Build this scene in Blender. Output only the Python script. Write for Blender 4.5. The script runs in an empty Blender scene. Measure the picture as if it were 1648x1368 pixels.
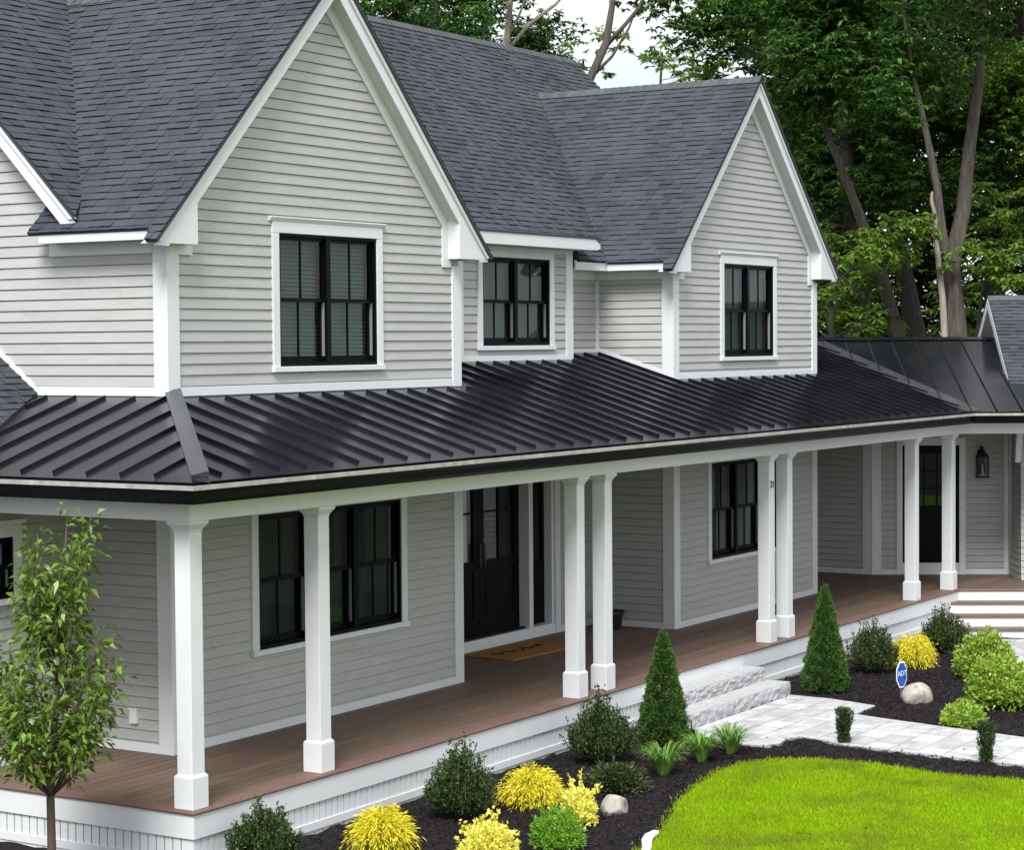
import bpy, math, random
import numpy as np
from mathutils import Vector, Matrix
random.seed(7); rng = np.random.default_rng(11)
sc = bpy.context.scene
R = math.radians
# ------------------------------------------------------------------ camera
CAM = np.array([-13.49756, -11.49931, 3.84954]); FPX = 3443.75
def _rot(yaw, pitch, roll):
    cy, sy = math.cos(yaw), math.sin(yaw)
    F = np.array([cy, sy, 0]); Rr = np.array([sy, -cy, 0]); U = np.array([0, 0, 1.])
    F2 = math.cos(pitch)*F-math.sin(pitch)*U; U2 = np.cross(Rr, F2)
    c, s = math.cos(roll), math.sin(roll)
    return np.array([c*Rr+s*U2, s*Rr-c*U2, F2])
CM = _rot(0.555161897, 0.0383893902, -0.00777993138)
cam = bpy.data.objects.new('camera', bpy.data.cameras.new('camera')); sc.collection.objects.link(cam)
cam.matrix_world = Matrix(((CM[0][0], -CM[1][0], -CM[2][0], CAM[0]), (CM[0][1], -CM[1][1], -CM[2][1], CAM[1]), (CM[0][2], -CM[1][2], -CM[2][2], CAM[2]), (0, 0, 0, 1)))
cam.data.sensor_width = 36; cam.data.lens = 36*FPX/1648; cam.data.clip_end = 3000; cam.data.clip_start = .1
sc.camera = cam
def far_point(u, v, depth):
    """a spot in the woods: bearing of photo column u / row v, at a real distance"""
    return CAM+depth*(CM.T @ np.array([(u-824)/FPX, (v-684)/FPX, 1.0]))
# ------------------------------------------------------------------ light
SUN_EL, SUN_AZ = R(50), R(201)      # direction the light comes FROM, measured from +X
sun = bpy.data.objects.new('sun', bpy.data.lights.new('sun', 'SUN')); sc.collection.objects.link(sun)
sun.data.energy = 3.0; sun.data.angle = R(24); sun.data.color = (1, .985, .96)
sd = Vector((math.cos(SUN_EL)*math.cos(SUN_AZ), math.cos(SUN_EL)*math.sin(SUN_AZ), math.sin(SUN_EL)))
sun.rotation_euler = sd.to_track_quat('Z', 'Y').to_euler()
w = bpy.data.worlds.new('World'); sc.world = w; w.use_nodes = True
nt = w.node_tree; nt.nodes.clear()
def N(t, k, **kw):
    n = t.nodes.new(k)
    for a, b in kw.items(): setattr(n, a, b)
    return n
out = N(nt, 'ShaderNodeOutputWorld'); bg = N(nt, 'ShaderNodeBackground'); bg.inputs[1].default_value = .095
sky = N(nt, 'ShaderNodeTexSky', sky_type='NISHITA'); sky.sun_disc = False; sky.sun_elevation = SUN_EL; sky.sun_rotation = math.pi/2-SUN_AZ
tc = N(nt, 'ShaderNodeTexCoord'); nz = N(nt, 'ShaderNodeTexNoise'); nz.inputs['Scale'].default_value = 3.2; nz.inputs['Detail'].default_value = 6
mp = N(nt, 'ShaderNodeMapping'); mp.inputs['Scale'].default_value = (1, 1, 2.2)
cr = N(nt, 'ShaderNodeValToRGB'); cr.color_ramp.elements[0].position = .22; cr.color_ramp.elements[1].position = .40
mx = N(nt, 'ShaderNodeMixRGB'); mx.inputs[2].default_value = (7.6, 7.9, 8.2, 1)
nt.links.new(tc.outputs['Generated'], mp.inputs[0]); nt.links.new(mp.outputs[0], nz.inputs[0]); nt.links.new(nz.outputs[0], cr.inputs[0])
nt.links.new(cr.outputs[0], mx.inputs[0]); nt.links.new(sky.outputs[0], mx.inputs[1]); nt.links.new(mx.outputs[0], bg.inputs[0]); nt.links.new(bg.outputs[0], out.inputs[0])
sc.view_settings.view_transform = 'Standard'; sc.view_settings.look = 'None'; sc.view_settings.gamma = 1
sc.view_settings.exposure = 0.66
sc.cycles.max_bounces = 7; sc.cycles.transparent_max_bounces = 8; sc.cycles.use_denoising = True
# ------------------------------------------------------------------ materials
MATS = {}
def mat(name, col, rough=.6, spec=.5, var=0, noise=0, nscale=6, bump=0, bscale=60, metal=0, trans=0, coat=0, stretch=None, wear=None):
    """principled paint/stone/leaf: var = spread from piece to piece, noise = blotches, bump = relief, trans = leaf translucency"""
    m = bpy.data.materials.new(name); m.use_nodes = True; t = m.node_tree; b = t.nodes['Principled BSDF']
    b.inputs['Roughness'].default_value = rough; b.inputs['Specular IOR Level'].default_value = spec; b.inputs['Metallic'].default_value = metal
    b.inputs['Coat Weight'].default_value = coat
    c = N(t, 'ShaderNodeRGB'); c.outputs[0].default_value = (*col, 1); o = c.outputs[0]
    co = N(t, 'ShaderNodeTexCoord'); vec = co.outputs['Object']
    if stretch:
        mpn = N(t, 'ShaderNodeMapping'); mpn.inputs['Scale'].default_value = stretch; t.links.new(vec, mpn.inputs[0]); vec = mpn.outputs[0]
    if var:
        g = N(t, 'ShaderNodeNewGeometry'); mr = N(t, 'ShaderNodeMapRange'); mr.inputs['To Min'].default_value = 1-var; mr.inputs['To Max'].default_value = 1+var
        t.links.new(g.outputs['Random Per Island'], mr.inputs[0]); h = N(t, 'ShaderNodeHueSaturation'); t.links.new(mr.outputs[0], h.inputs['Value']); t.links.new(o, h.inputs['Color']); o = h.outputs[0]
    if noise:
        n1 = N(t, 'ShaderNodeTexNoise'); n1.inputs['Scale'].default_value = nscale; n1.inputs['Detail'].default_value = 6; n1.inputs['Roughness'].default_value = .65; t.links.new(vec, n1.inputs[0])
        mr2 = N(t, 'ShaderNodeMapRange'); mr2.inputs['From Min'].default_value = .3; mr2.inputs['From Max'].default_value = .7; mr2.inputs['To Min'].default_value = 1-noise; mr2.inputs['To Max'].default_value = 1+noise
        t.links.new(n1.outputs[0], mr2.inputs[0]); h2 = N(t, 'ShaderNodeHueSaturation'); t.links.new(mr2.outputs[0], h2.inputs['Value']); t.links.new(o, h2.inputs['Color']); o = h2.outputs[0]
    if wear:     # blotches of a second colour: (colour, scale, lo, hi)
        n3 = N(t, 'ShaderNodeTexNoise'); n3.inputs['Scale'].default_value = wear[1]; n3.inputs['Detail'].default_value = 8; t.links.new(vec, n3.inputs[0])
        r3 = N(t, 'ShaderNodeValToRGB'); r3.color_ramp.elements[0].position = wear[2]; r3.color_ramp.elements[1].position = wear[3]; t.links.new(n3.outputs[0], r3.inputs[0])
        x3 = N(t, 'ShaderNodeMixRGB'); x3.inputs[2].default_value = (*wear[0], 1); t.links.new(r3.outputs[0], x3.inputs[0]); t.links.new(o, x3.inputs[1]); o = x3.outputs[0]
    t.links.new(o, b.inputs['Base Color'])
    if bump:
        n2 = N(t, 'ShaderNodeTexNoise'); n2.inputs['Scale'].default_value = bscale; n2.inputs['Detail'].default_value = 4; t.links.new(vec, n2.inputs[0])
        bp = N(t, 'ShaderNodeBump'); bp.inputs['Strength'].default_value = bump; bp.inputs['Distance'].default_value = .01; t.links.new(n2.outputs[0], bp.inputs['Height']); t.links.new(bp.outputs[0], b.inputs['Normal'])
    if trans:
        tr = N(t, 'ShaderNodeBsdfTranslucent'); t.links.new(o, tr.inputs[0]); ms = N(t, 'ShaderNodeMixShader'); ms.inputs[0].default_value = trans
        t.links.new(b.outputs[0], ms.inputs[1]); t.links.new(tr.outputs[0], ms.inputs[2]); t.links.new(ms.outputs[0], t.nodes['Material Output'].inputs[0])
    MATS[name] = m
    return m
mat('siding', (.436, .440, .427), .55, .4, var=.015, noise=.07, nscale=2.2, bump=.12, bscale=40, stretch=(1, 1, 6))
mat('white_paint', (.70, .72, .735), .45, .4, noise=.03, nscale=2, bump=.04, bscale=30)
mat('soffit_paint', (.66, .68, .67), .6, .3, noise=.03)
mat('shingle', (.050, .055, .066), .9, .22, var=.20, noise=.22, nscale=30, bump=.5, bscale=220, wear=((.070, .077, .090), 1.3, .42, .75))
mat('shingle_edge', (.016, .017, .022), .95, .1)
mat('ridge_shingle', (.085, .093, .10), .9, .25, var=.15, noise=.15, nscale=30, bump=.4, bscale=200)
mat('black_metal', (.006, .006, .010), .22, .45, noise=.35, nscale=1.2, bump=.12, bscale=1.8, wear=((.012, .012, .015), 2.5, .45, .8))
mat('cap_metal', (.040, .041, .047), .36, .5, noise=.12, nscale=2, coat=.1)
mat('gutter_black', (.004, .004, .005), .4, .12)
mat('gutter_rim', (.36, .35, .32), .4, .5, noise=.3, nscale=9)
mat('frame_black', (.003, .0035, .005), .42, .08)
mat('liner', (.22, .22, .23), .5, .4)
mat('blind', (.42, .45, .43), .6, .3)
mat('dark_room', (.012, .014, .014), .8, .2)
mat('deck', (.150, .102, .076), .6, .35, var=.14, noise=.2, nscale=3, bump=.12, bscale=30, stretch=(.35, 6, 6))
mat('deck_edge', (.175, .105, .085), .6, .35, var=.05, noise=.15, nscale=5)
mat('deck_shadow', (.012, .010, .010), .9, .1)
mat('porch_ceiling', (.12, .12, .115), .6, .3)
mat('granite', (.38, .38, .39), .85, .3, noise=.22, nscale=14, bump=.5, bscale=26, wear=((.24, .24, .26), 45, .55, .75))
mat('granite_top', (.44, .44, .445), .8, .3, noise=.18, nscale=12, bump=.2, bscale=90)
mat('boulder', (.42, .40, .35), .9, .25, noise=.25, nscale=8, bump=.8, bscale=24, wear=((.16, .14, .11), 7, .50, .66))
mat('mulch', (.015, .012, .013), .95, .15, noise=.5, nscale=30, bump=1, bscale=70)
mat('mulch_chip', (.021, .017, .018), .9, .15, var=.8)
mat('earth', (.06, .06, .035), .95, .2, noise=.4, nscale=2, bump=.4, bscale=20)
mat('turf', (.20, .31, .006), .9, .1, noise=.25, nscale=3.5, bump=.6, bscale=80, wear=((.20, .23, .02), 1.6, .50, .66))
mat('grass', (.31, .475, .008), .7, .10, var=.3, trans=.4, wear=((.24, .33, .018), 1.5, .47, .66))
mat('leaf_tree', (.068, .155, .028), .42, .4, var=.55, trans=.32)
mat('leaf_tree_light', (.15, .26, .035), .45, .4, var=.4, trans=.38)
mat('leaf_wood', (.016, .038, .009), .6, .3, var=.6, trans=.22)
mat('bark', (.085, .072, .062), .9, .2, noise=.45, nscale=5, bump=1, bscale=9, stretch=(5, 5, .6), wear=((.14, .125, .11), 3, .5, .75))
mat('bark_dark', (.048, .042, .037), .9, .2, noise=.35, nscale=4, bump=.8, bscale=10, stretch=(4, 4, .7))
mat('bark_pale', (.30, .27, .225), .9, .2, noise=.3, nscale=5, bump=.8, bscale=10, stretch=(4, 4, .7))
mat('twig', (.10, .075, .055), .9, .2, noise=.2, nscale=8)
mat('leaf_young', (.15, .25, .030), .38, .5, var=.5, trans=.34)
mat('leaf_spruce', (.068, .145, .026), .6, .3, var=.4, trans=.12)
mat('leaf_box', (.040, .074, .015), .5, .35, var=.5, trans=.12)
mat('leaf_yellow', (.80, .72, .05), .6, .3, var=.3, trans=.25)
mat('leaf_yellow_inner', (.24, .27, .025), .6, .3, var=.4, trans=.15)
mat('leaf_euonymus', (.85, .80, .15), .5, .4, var=.22, trans=.25)
mat('leaf_mound', (.17, .36, .025), .5, .4, var=.3, trans=.25)
mat('leaf_lime', (.29, .43, .05), .42, .5, var=.3, trans=.28)
mat('leaf_sprawl', (.048, .066, .018), .5, .4, var=.6, trans=.15)
mat('leaf_lily', (.16, .31, .050), .4, .5, var=.35, trans=.25)
mat('leaf_yew', (.042, .078, .022), .5, .4, var=.4, trans=.12)
mat('sign_blue', (.012, .085, .42), .35, .5)
mat('sign_white', (.82, .84, .86), .4, .4)
mat('steel', (.45, .45, .46), .4, .5, metal=.8)
mat('mat_coir', (.36, .185, .055), .95, .1, noise=.2, nscale=25, bump=.6, bscale=200)
mat('ink', (.03, .018, .01), .9, .1)
mat('pot', (.012, .012, .013), .35, .5)
mat('soil', (.03, .022, .017), .95, .1, noise=.4, nscale=40)
mat('reflection_sheet', (.85, .86, .88), .8, .2)
mat('candle_cream', (.55, .53, .47), .3, .5)  # plain cream colour of the lantern candle
mat('plastic_white', (.80, .80, .76), .45, .4, noise=.06, nscale=8)
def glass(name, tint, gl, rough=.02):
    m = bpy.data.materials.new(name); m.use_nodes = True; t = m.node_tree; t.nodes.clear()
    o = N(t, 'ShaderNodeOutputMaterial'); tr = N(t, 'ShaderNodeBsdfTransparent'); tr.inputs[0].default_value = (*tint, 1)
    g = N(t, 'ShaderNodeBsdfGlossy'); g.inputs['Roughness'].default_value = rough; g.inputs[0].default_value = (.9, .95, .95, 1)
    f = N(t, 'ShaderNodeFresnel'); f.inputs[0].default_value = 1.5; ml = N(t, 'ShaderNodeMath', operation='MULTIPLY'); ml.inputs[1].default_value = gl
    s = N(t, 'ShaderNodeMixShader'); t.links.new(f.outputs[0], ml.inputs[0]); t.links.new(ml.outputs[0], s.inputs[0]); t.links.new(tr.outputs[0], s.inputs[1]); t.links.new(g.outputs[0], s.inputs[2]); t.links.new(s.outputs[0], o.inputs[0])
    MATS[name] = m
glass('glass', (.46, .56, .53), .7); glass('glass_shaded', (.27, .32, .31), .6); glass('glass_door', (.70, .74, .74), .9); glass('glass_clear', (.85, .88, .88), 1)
def paver_mat():
    m = bpy.data.materials.new('paver'); m.use_nodes = True; t = m.node_tree; b = t.nodes['Principled BSDF']; b.inputs['Roughness'].default_value = .8
    co = N(t, 'ShaderNodeTexCoord'); br = N(t, 'ShaderNodeTexBrick'); br.inputs['Scale'].default_value = 1; br.inputs['Brick Width'].default_value = .46; br.inputs['Row Height'].default_value = .30
    br.inputs['Mortar Size'].default_value = .010; br.inputs['Color1'].default_value = (.42, .42, .43, 1); br.inputs['Color2'].default_value = (.58, .58, .58, 1); br.inputs['Mortar'].default_value = (.30, .30, .29, 1)
    t.links.new(co.outputs['Object'], br.inputs[0]); n = N(t, 'ShaderNodeTexNoise'); n.inputs['Scale'].default_value = 5; n.inputs['Detail'].default_value = 8; t.links.new(co.outputs['Object'], n.inputs[0])
    mr = N(t, 'ShaderNodeMapRange'); mr.inputs['From Min'].default_value = .3; mr.inputs['From Max'].default_value = .7; mr.inputs['To Min'].default_value = .72; mr.inputs['To Max'].default_value = 1.12; t.links.new(n.outputs[0], mr.inputs[0])
    h = N(t, 'ShaderNodeHueSaturation'); t.links.new(br.outputs[0], h.inputs['Color']); t.links.new(mr.outputs[0], h.inputs['Value']); t.links.new(h.outputs[0], b.inputs['Base Color'])
    bp = N(t, 'ShaderNodeBump'); bp.inputs['Strength'].default_value = .4; bp.inputs['Distance'].default_value = .004; t.links.new(br.outputs['Fac'], bp.inputs['Height']); bp.invert = True; t.links.new(bp.outputs[0], b.inputs['Normal']); MATS['paver'] = m
paver_mat()
# ------------------------------------------------------------------ mesh helpers
class MB:
    def __init__(s): s.v = []; s.f = []
    def add(s, vs, fs):
        k = len(s.v); s.v += [tuple(map(float, p)) for p in vs]; s.f += [tuple(i+k for i in f) for f in fs]; return s
    def quad(s, *p): return s.add(p, [tuple(range(len(p)))])
    def hexa(s, a, b):        # two matching quads
        return s.add(list(a)+list(b), [(3, 2, 1, 0), (4, 5, 6, 7)]+[(i, (i+1) % 4, 4+(i+1) % 4, 4+i) for i in range(4)])
    def box(s, x0, x1, y0, y1, z0, z1):
        return s.hexa([(x0, y0, z0), (x1, y0, z0), (x1, y1, z0), (x0, y1, z0)], [(x0, y0, z1), (x1, y0, z1), (x1, y1, z1), (x0, y1, z1)])
    def prism(s, pts, d):
        n = len(pts); d = np.array(d, float); p = [np.array(q, float) for q in pts]
        return s.add(p+[q+d for q in p], [tuple(range(n))[::-1], tuple(range(n, 2*n))]+[(i, (i+1) % n, n+(i+1) % n, n+i) for i in range(n)])
    def fbox(s, F, s0, s1, z0, z1, o0, o1):
        return s.hexa([F.p(s0, z0, o0), F.p(s1, z0, o0), F.p(s1, z1, o0), F.p(s0, z1, o0)], [F.p(s0, z0, o1), F.p(s1, z0, o1), F.p(s1, z1, o1), F.p(s0, z1, o1)])
    def fprism(s, F, sz, o0, o1):
        return s.prism([F.p(a, b, o0) for a, b in sz], np.array(F.p(0, 0, o1))-np.array(F.p(0, 0, o0)))
    def tube(s, path, rad, n=8, cap=True):
        path = [np.array(p, float) for p in path]; rings = []; up = np.array([.31, .17, .93])
        for i, p in enumerate(path):
            t = path[min(i+1, len(path)-1)]-path[max(i-1, 0)]; t /= np.linalg.norm(t)+1e-9
            a = np.cross(t, up)
            if np.linalg.norm(a) < .1: a = np.cross(t, (1, 0, 0))
            a /= np.linalg.norm(a); b = np.cross(t, a); r = rad[i] if hasattr(rad, '__len__') else rad
            rings.append([p+r*(math.cos(2*math.pi*k/n)*a+math.sin(2*math.pi*k/n)*b) for k in range(n)])
        vs = [q for r in rings for q in r]; fs = [(i*n+k, i*n+(k+1) % n, (i+1)*n+(k+1) % n, (i+1)*n+k) for i in range(len(path)-1) for k in range(n)]
        if cap: fs += [tuple(range(n))[::-1], tuple((len(path)-1)*n+k for k in range(n))]
        return s.add(vs, fs)
    def lathe(s, c, prof, n=20):
        vs = [(c[0]+r*math.cos(2*math.pi*k/n), c[1]+r*math.sin(2*math.pi*k/n), c[2]+z) for r, z in prof for k in range(n)]
        return s.add(vs, [(i*n+k, i*n+(k+1) % n, (i+1)*n+(k+1) % n, (i+1)*n+k) for i in range(len(prof)-1) for k in range(n)]+[tuple(range(n))[::-1], tuple((len(prof)-1)*n+k for k in range(n))])
    def sweep(s, path, prof):
        """closed profile of (outward offset, z) carried along an xy path with mitred corners; outward = right of travel"""
        P = [np.array(p, float) for p in path]; m = len(prof); rings = []
        for i, p in enumerate(P):
            ns = []
            for a, b in ((i-1, i), (i, i+1)):
                if a >= 0 and b < len(P):
                    d = P[b]-P[a]; d = d/np.linalg.norm(d); ns.append(np.array([d[1], -d[0]]))
            q = ns[0] if len(ns) == 1 else (ns[0]+ns[1])/(1+ns[0] @ ns[1])
            rings.append([(p[0]+o*q[0], p[1]+o*q[1], z) for o, z in prof])
        vs = [q for r in rings for q in r]
        return s.add(vs, [(i*m+k, i*m+(k+1) % m, (i+1)*m+(k+1) % m, (i+1)*m+k) for i in range(len(P)-1) for k in range(m)]+[tuple(range(m))[::-1], tuple((len(P)-1)*m+k for k in range(m))])
    def build(s, name, m, parent=None, bevel=0, smooth=False, loc=None):
        me = bpy.data.meshes.new(name); me.from_pydata(s.v, [], s.f); me.materials.append(MATS[m]); me.update()
        o = bpy.data.objects.new(name, me); sc.collection.objects.link(o)
        if parent: o.parent = parent
        if loc: o.location = loc
        if smooth: me.polygons.foreach_set('use_smooth', [True]*len(me.polygons))
        if bevel:
            bv = o.modifiers.new('bevel', 'BEVEL'); bv.width = bevel; bv.segments = 2; bv.limit_method = 'ANGLE'; bv.angle_limit = R(40)
        return o
class FR:       # a wall's own frame: s along the wall, z up, o outward
    def __init__(f, O, s, n): f.O = np.array(O, float); f.s = np.array(s, float); f.n = np.array(n, float); f.t = np.array([0, 0, 1.])
    def p(f, s, z, o=0): return tuple(f.O+s*f.s+z*f.t+o*f.n)
def tag(o, label=None, cat=None, group=None, kind=None):
    for k, v in (('label', label), ('category', cat), ('group', group), ('kind', kind)):
        if v: o[k] = v
    return o
def thing(name, loc, label, cat, group=None, rz=0):
    o = bpy.data.objects.new(name, None); sc.collection.objects.link(o); o.location = loc; o.rotation_euler = (0, 0, rz); o.empty_display_size = .2
    return tag(o, label, cat, group)
def copy_tree(o, parent=None):
    c = o.copy(); sc.collection.objects.link(c); c.parent = parent
    for ch in [x for x in KIDS.get(o.name, [])]: copy_tree(ch, c)
    return c
KIDS = {}
def kids(o, *ch): KIDS.setdefault(o.name, []).extend(ch)
def clip(poly, a, b, c):      # keep a*x+b*y<=c
    r = []
    for i in range(len(poly)):
        p, q = poly[i], poly[(i+1) % len(poly)]; dp = a*p[0]+b*p[1]-c; dq = a*q[0]+b*q[1]-c
        if dp <= 0: r.append(p)
        if dp*dq < 0: k = dp/(dp-dq); r.append((p[0]+k*(q[0]-p[0]), p[1]+k*(q[1]-p[1])))
    return r if len(r) > 2 else []
def cut(poly, holes):
    ps = [poly]
    for x0, x1, z0, z1 in holes:
        nx = []
        for p in ps:
            nx += [clip(p, 1, 0, x0), clip(p, -1, 0, -x1)]; m = clip(clip(p, 1, 0, x1), -1, 0, -x0)
            if m: nx += [clip(m, 0, 1, z0), clip(m, 0, -1, -z1)]
        ps = [p for p in nx if p]
    return ps
def siding(name, F, poly, holes=(), e=.105, parent=None, lip=.014):
    mb = MB()
    for p in cut(poly, holes):
        z0 = min(q[1] for q in p); z1 = max(q[1] for q in p)
        for k in range(math.floor(z0/e), math.ceil(z1/e)):
            c = clip(clip(p, 0, -1, -k*e), 0, 1, (k+1)*e)
            if not c: continue
            g = .0058; top = (k+1)*e-g; off = lambda z: .002+lip*(1-(z-k*e)/e)
            face = clip(c, 0, 1, top); grv = clip(c, 0, -1, -top); parts_ = [(grv, lambda z: -.030)]; sx = min(q[0] for q in c)-random.uniform(0, 3.5); ex = max(q[0] for q in c)
            while sx < ex and face:
                L = random.uniform(2.6, 3.7); parts_.append((clip(clip(face, -1, 0, -sx), 1, 0, sx+L-.001), off)); sx += L
            for q_, f_ in parts_:
                if not q_: continue
                vs = [F.p(a, b, f_(b)) for a, b in q_]; n = len(q_); fs = [tuple(range(n))]
                for i in range(n):
                    a, b = q_[i], q_[(i+1) % n]
                    if abs(a[1]-b[1]) < 1e-6 and abs(a[0]-b[0]) > 1e-5 and f_ is off and (abs(a[1]-k*e) < 1e-6 or abs(a[1]-top) < 1e-6):
                        m = len(vs); vs += [F.p(a[0], a[1], -.030), F.p(b[0], b[1], -.030)]; fs.append((i, (i+1) % n, m+1, m))
                mb.add(vs, fs)
    return mb.build(name, 'siding', parent)
class RF:       # a roof plane: s along the eave, t up the slope, n out
    def __init__(f, O, s, up):
        f.O = np.array(O, float); f.s = np.array(s, float); f.t = np.array(up, float); f.s /= np.linalg.norm(f.s); f.t /= np.linalg.norm(f.t); n = np.cross(f.s, f.t); f.n = n if n[2] > 0 else -n
    def p(f, s, t, o=0): return tuple(f.O+s*f.s+t*f.t+o*f.n)
    def st(f, x, y):      # plan point -> plane coordinates
        d = np.array([x, y, 0])-f.O; M2 = np.array([[f.s[0], f.t[0]], [f.s[1], f.t[1]]]); return tuple(np.linalg.solve(M2, d[:2]))
def shingles(name, F, plan, parent, e=.1, thick=.03):
    poly = [F.st(*q) for q in plan]; mb = MB(); n = len(poly); edge = []
    mb.prism([F.p(a, b, -thick) for a, b in poly], F.n*(thick-.002))
    t0 = min(q[1] for q in poly); t1 = max(q[1] for q in poly); s0 = min(q[0] for q in poly); s1 = max(q[0] for q in poly)
    for k in range(math.ceil((t1-t0)/e)):
        ta, tb = t0+k*e, t0+(k+1)*e; band = clip(clip(poly, 0, -1, -ta), 0, 1, tb)
        if not band: continue
        a = min(q[0] for q in band)-random.random()*.3; end = max(q[0] for q in band); thickt = random.random() < .5
        while a < end:
            wd = random.uniform(.09, .30); c = clip(clip(band, -1, 0, -a), 1, 0, a+wd); a += wd
            thickt = not thickt if random.random() < .85 else thickt
            if not c: continue
            lip = .017 if thickt else .010
            lip += random.uniform(-.0015, .0015)
            vs = [F.p(p, q, .001+lip*(1-.72*(q-ta)/e)) for p, q in c]; m = len(c); fs = [tuple(range(m))]
            for i in range(m):
                p, q = c[i], c[(i+1) % m]
                if abs(p[1]-q[1]) < 1e-6 and abs(p[1]-ta) < 1e-6 or abs(p[0]-q[0]) < 1e-6:
                    r = len(vs); vs += [F.p(p[0], p[1], 0), F.p(q[0], q[1], 0)]; fs.append((i, (i+1) % m, r+1, r))
            edge += list(range(len(mb.f)+1, len(mb.f)+len(fs))); mb.add(vs, fs)
    o = mb.build(name, 'shingle', parent); o.data.materials.append(MATS['shingle_edge']); ix = np.zeros(len(mb.f), np.int32); ix[edge] = 1; o.data.polygons.foreach_set('material_index', ix); return o
def metal_roof(name, F, plan, parent, start, step, gap=.1, top_gap=.0, h=.031, wd=.015, stop=None):
    poly = [F.st(*q) for q in plan]; mb = MB(); mb.prism([F.p(a, b, -.03) for a, b in poly], F.n*.03)
    s0 = min(q[0] for q in poly); s1 = max(q[0] for q in poly); k = start-step*math.ceil((start-s0)/step)
    while k < s1:
        ts = []
        for i in range(len(poly)):
            p, q = poly[i], poly[(i+1) % len(poly)]
            if (p[0]-k)*(q[0]-k) < 0: ts.append(p[1]+(k-p[0])/(q[0]-p[0])*(q[1]-p[1]))
        if len(ts) >= 2 and max(ts)-min(ts)-gap-top_gap > .08:
            a, b = min(ts)+gap, max(ts)-top_gap
            if stop: b = min(b, stop(k))
            mb.hexa([F.p(k-wd/2, a, 0), F.p(k+wd/2, a, 0), F.p(k+wd/2, b, 0), F.p(k-wd/2, b, 0)], [F.p(k-wd/2, a, h), F.p(k+wd/2, a, h), F.p(k+wd/2, b, h), F.p(k-wd/2, b, h)])
        k += step
    return mb.build(name, 'black_metal', parent)
def leaves(name, c, ax, nr, ln, wd, m, parent=None, shape=.45, droop=0.):
    """one mesh of many small leaf blades: centre, axis, face normal, length, width"""
    c = np.asarray(c, float); k = len(c); ax = ax/(np.linalg.norm(ax, axis=1, keepdims=True)+1e-9)
    sd_ = np.cross(ax, nr); sd_ /= np.linalg.norm(sd_, axis=1, keepdims=True)+1e-9; up = np.cross(sd_, ax)
    ln = np.broadcast_to(ln, (k,))[:, None]; wd = np.broadcast_to(wd, (k,))[:, None]
    V = np.stack([c, c+ax*ln*shape+sd_*wd/2+up*wd*.15, c+ax*ln-np.array([0, 0, 1.])*ln*droop, c+ax*ln*shape-sd_*wd/2+up*wd*.15], 1).reshape(-1, 3).astype(np.float32)
    me = bpy.data.meshes.new(name); me.vertices.add(4*k); me.vertices.foreach_set('co', V.ravel()); me.loops.add(4*k); me.loops.foreach_set('vertex_index', np.arange(4*k, dtype=np.int32))
    me.polygons.add(k); me.polygons.foreach_set('loop_start', np.arange(0, 4*k, 4, dtype=np.int32)); me.update(calc_edges=True); me.materials.append(MATS[m])
    o = bpy.data.objects.new(name, me); sc.collection.objects.link(o)
    if parent: o.parent = parent
    return o
def unit(k):
    v = rng.normal(size=(k, 3)); return v/np.linalg.norm(v, axis=1, keepdims=True)
def gz(x, y=0):
    t = np.clip((np.asarray(x, float)-12)/5, 0, 1); return -.5-.13*t*t*(3-2*t)
# ================================================================== ground
def sheet(name, x0, x1, y0, y1, nx, ny, m, dz, rough=0, kind='structure'):
    X, Y = np.meshgrid(np.linspace(x0, x1, nx), np.linspace(y0, y1, ny)); Z = gz(X)+dz+rough*rng.normal(size=X.shape)
    mb = MB(); mb.v = list(map(tuple, np.stack([X, Y, Z], -1).reshape(-1, 3).tolist())); mb.f = [(j*nx+i, j*nx+i+1, (j+1)*nx+i+1, (j+1)*nx+i) for j in range(ny-1) for i in range(nx-1)]
    return tag(mb.build(name, m, smooth=True), kind=kind)
sheet('ground', -400, 600, -400, 600, 201, 41, 'earth', -.06)
sheet('mulch_bed', -6, 20, -7.5, 3.2, 261, 108, 'mulch', -.005, .009)
LAWN = [(7.2, -14), (6.95, -6.2), (6.86, -4.76), (6.73, -3.93), (6.88, -3.35), (6.90, -3.0), (6.84, -2.57), (6.70, -2.30), (6.50, -2.10), (6.25, -1.98), (5.9, -1.95), (5.06, -2.08), (4.3, -2.28), (3.3, -2.65), (2.5, -2.85), (0, -3.5), (-3, -5), (-6, -9), (-7, -14)]
lmb = MB(); lmb.prism([(x, y, -.515) for x, y in LAWN], (0, 0, .025)); lawn = tag(lmb.build('lawn', 'turf'), kind='structure')
WALK = [(7.77, -.66), (10.40, -.66), (10.37, -1.22), (10.18, -1.85), (9.52, -1.87), (9.34, -2.6), (9.06, -4.05), (8.9, -6), (8.7, -9), (7.3, -9), (7.42, -6), (7.57, -4.5), (7.60, -4.03), (7.70, -2.5), (7.88, -2.12), (7.92, -1.9), (7.75, -1.82), (7.45, -1.87), (7.25, -1.80), (7.2, -1.5), (7.4, -1.0)]
wmb = MB(); wmb.prism([(x, y, -.53) for x, y in WALK], (0, 0, .045)); tag(wmb.build('walkway', 'paver', bevel=.006), kind='structure')
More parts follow.
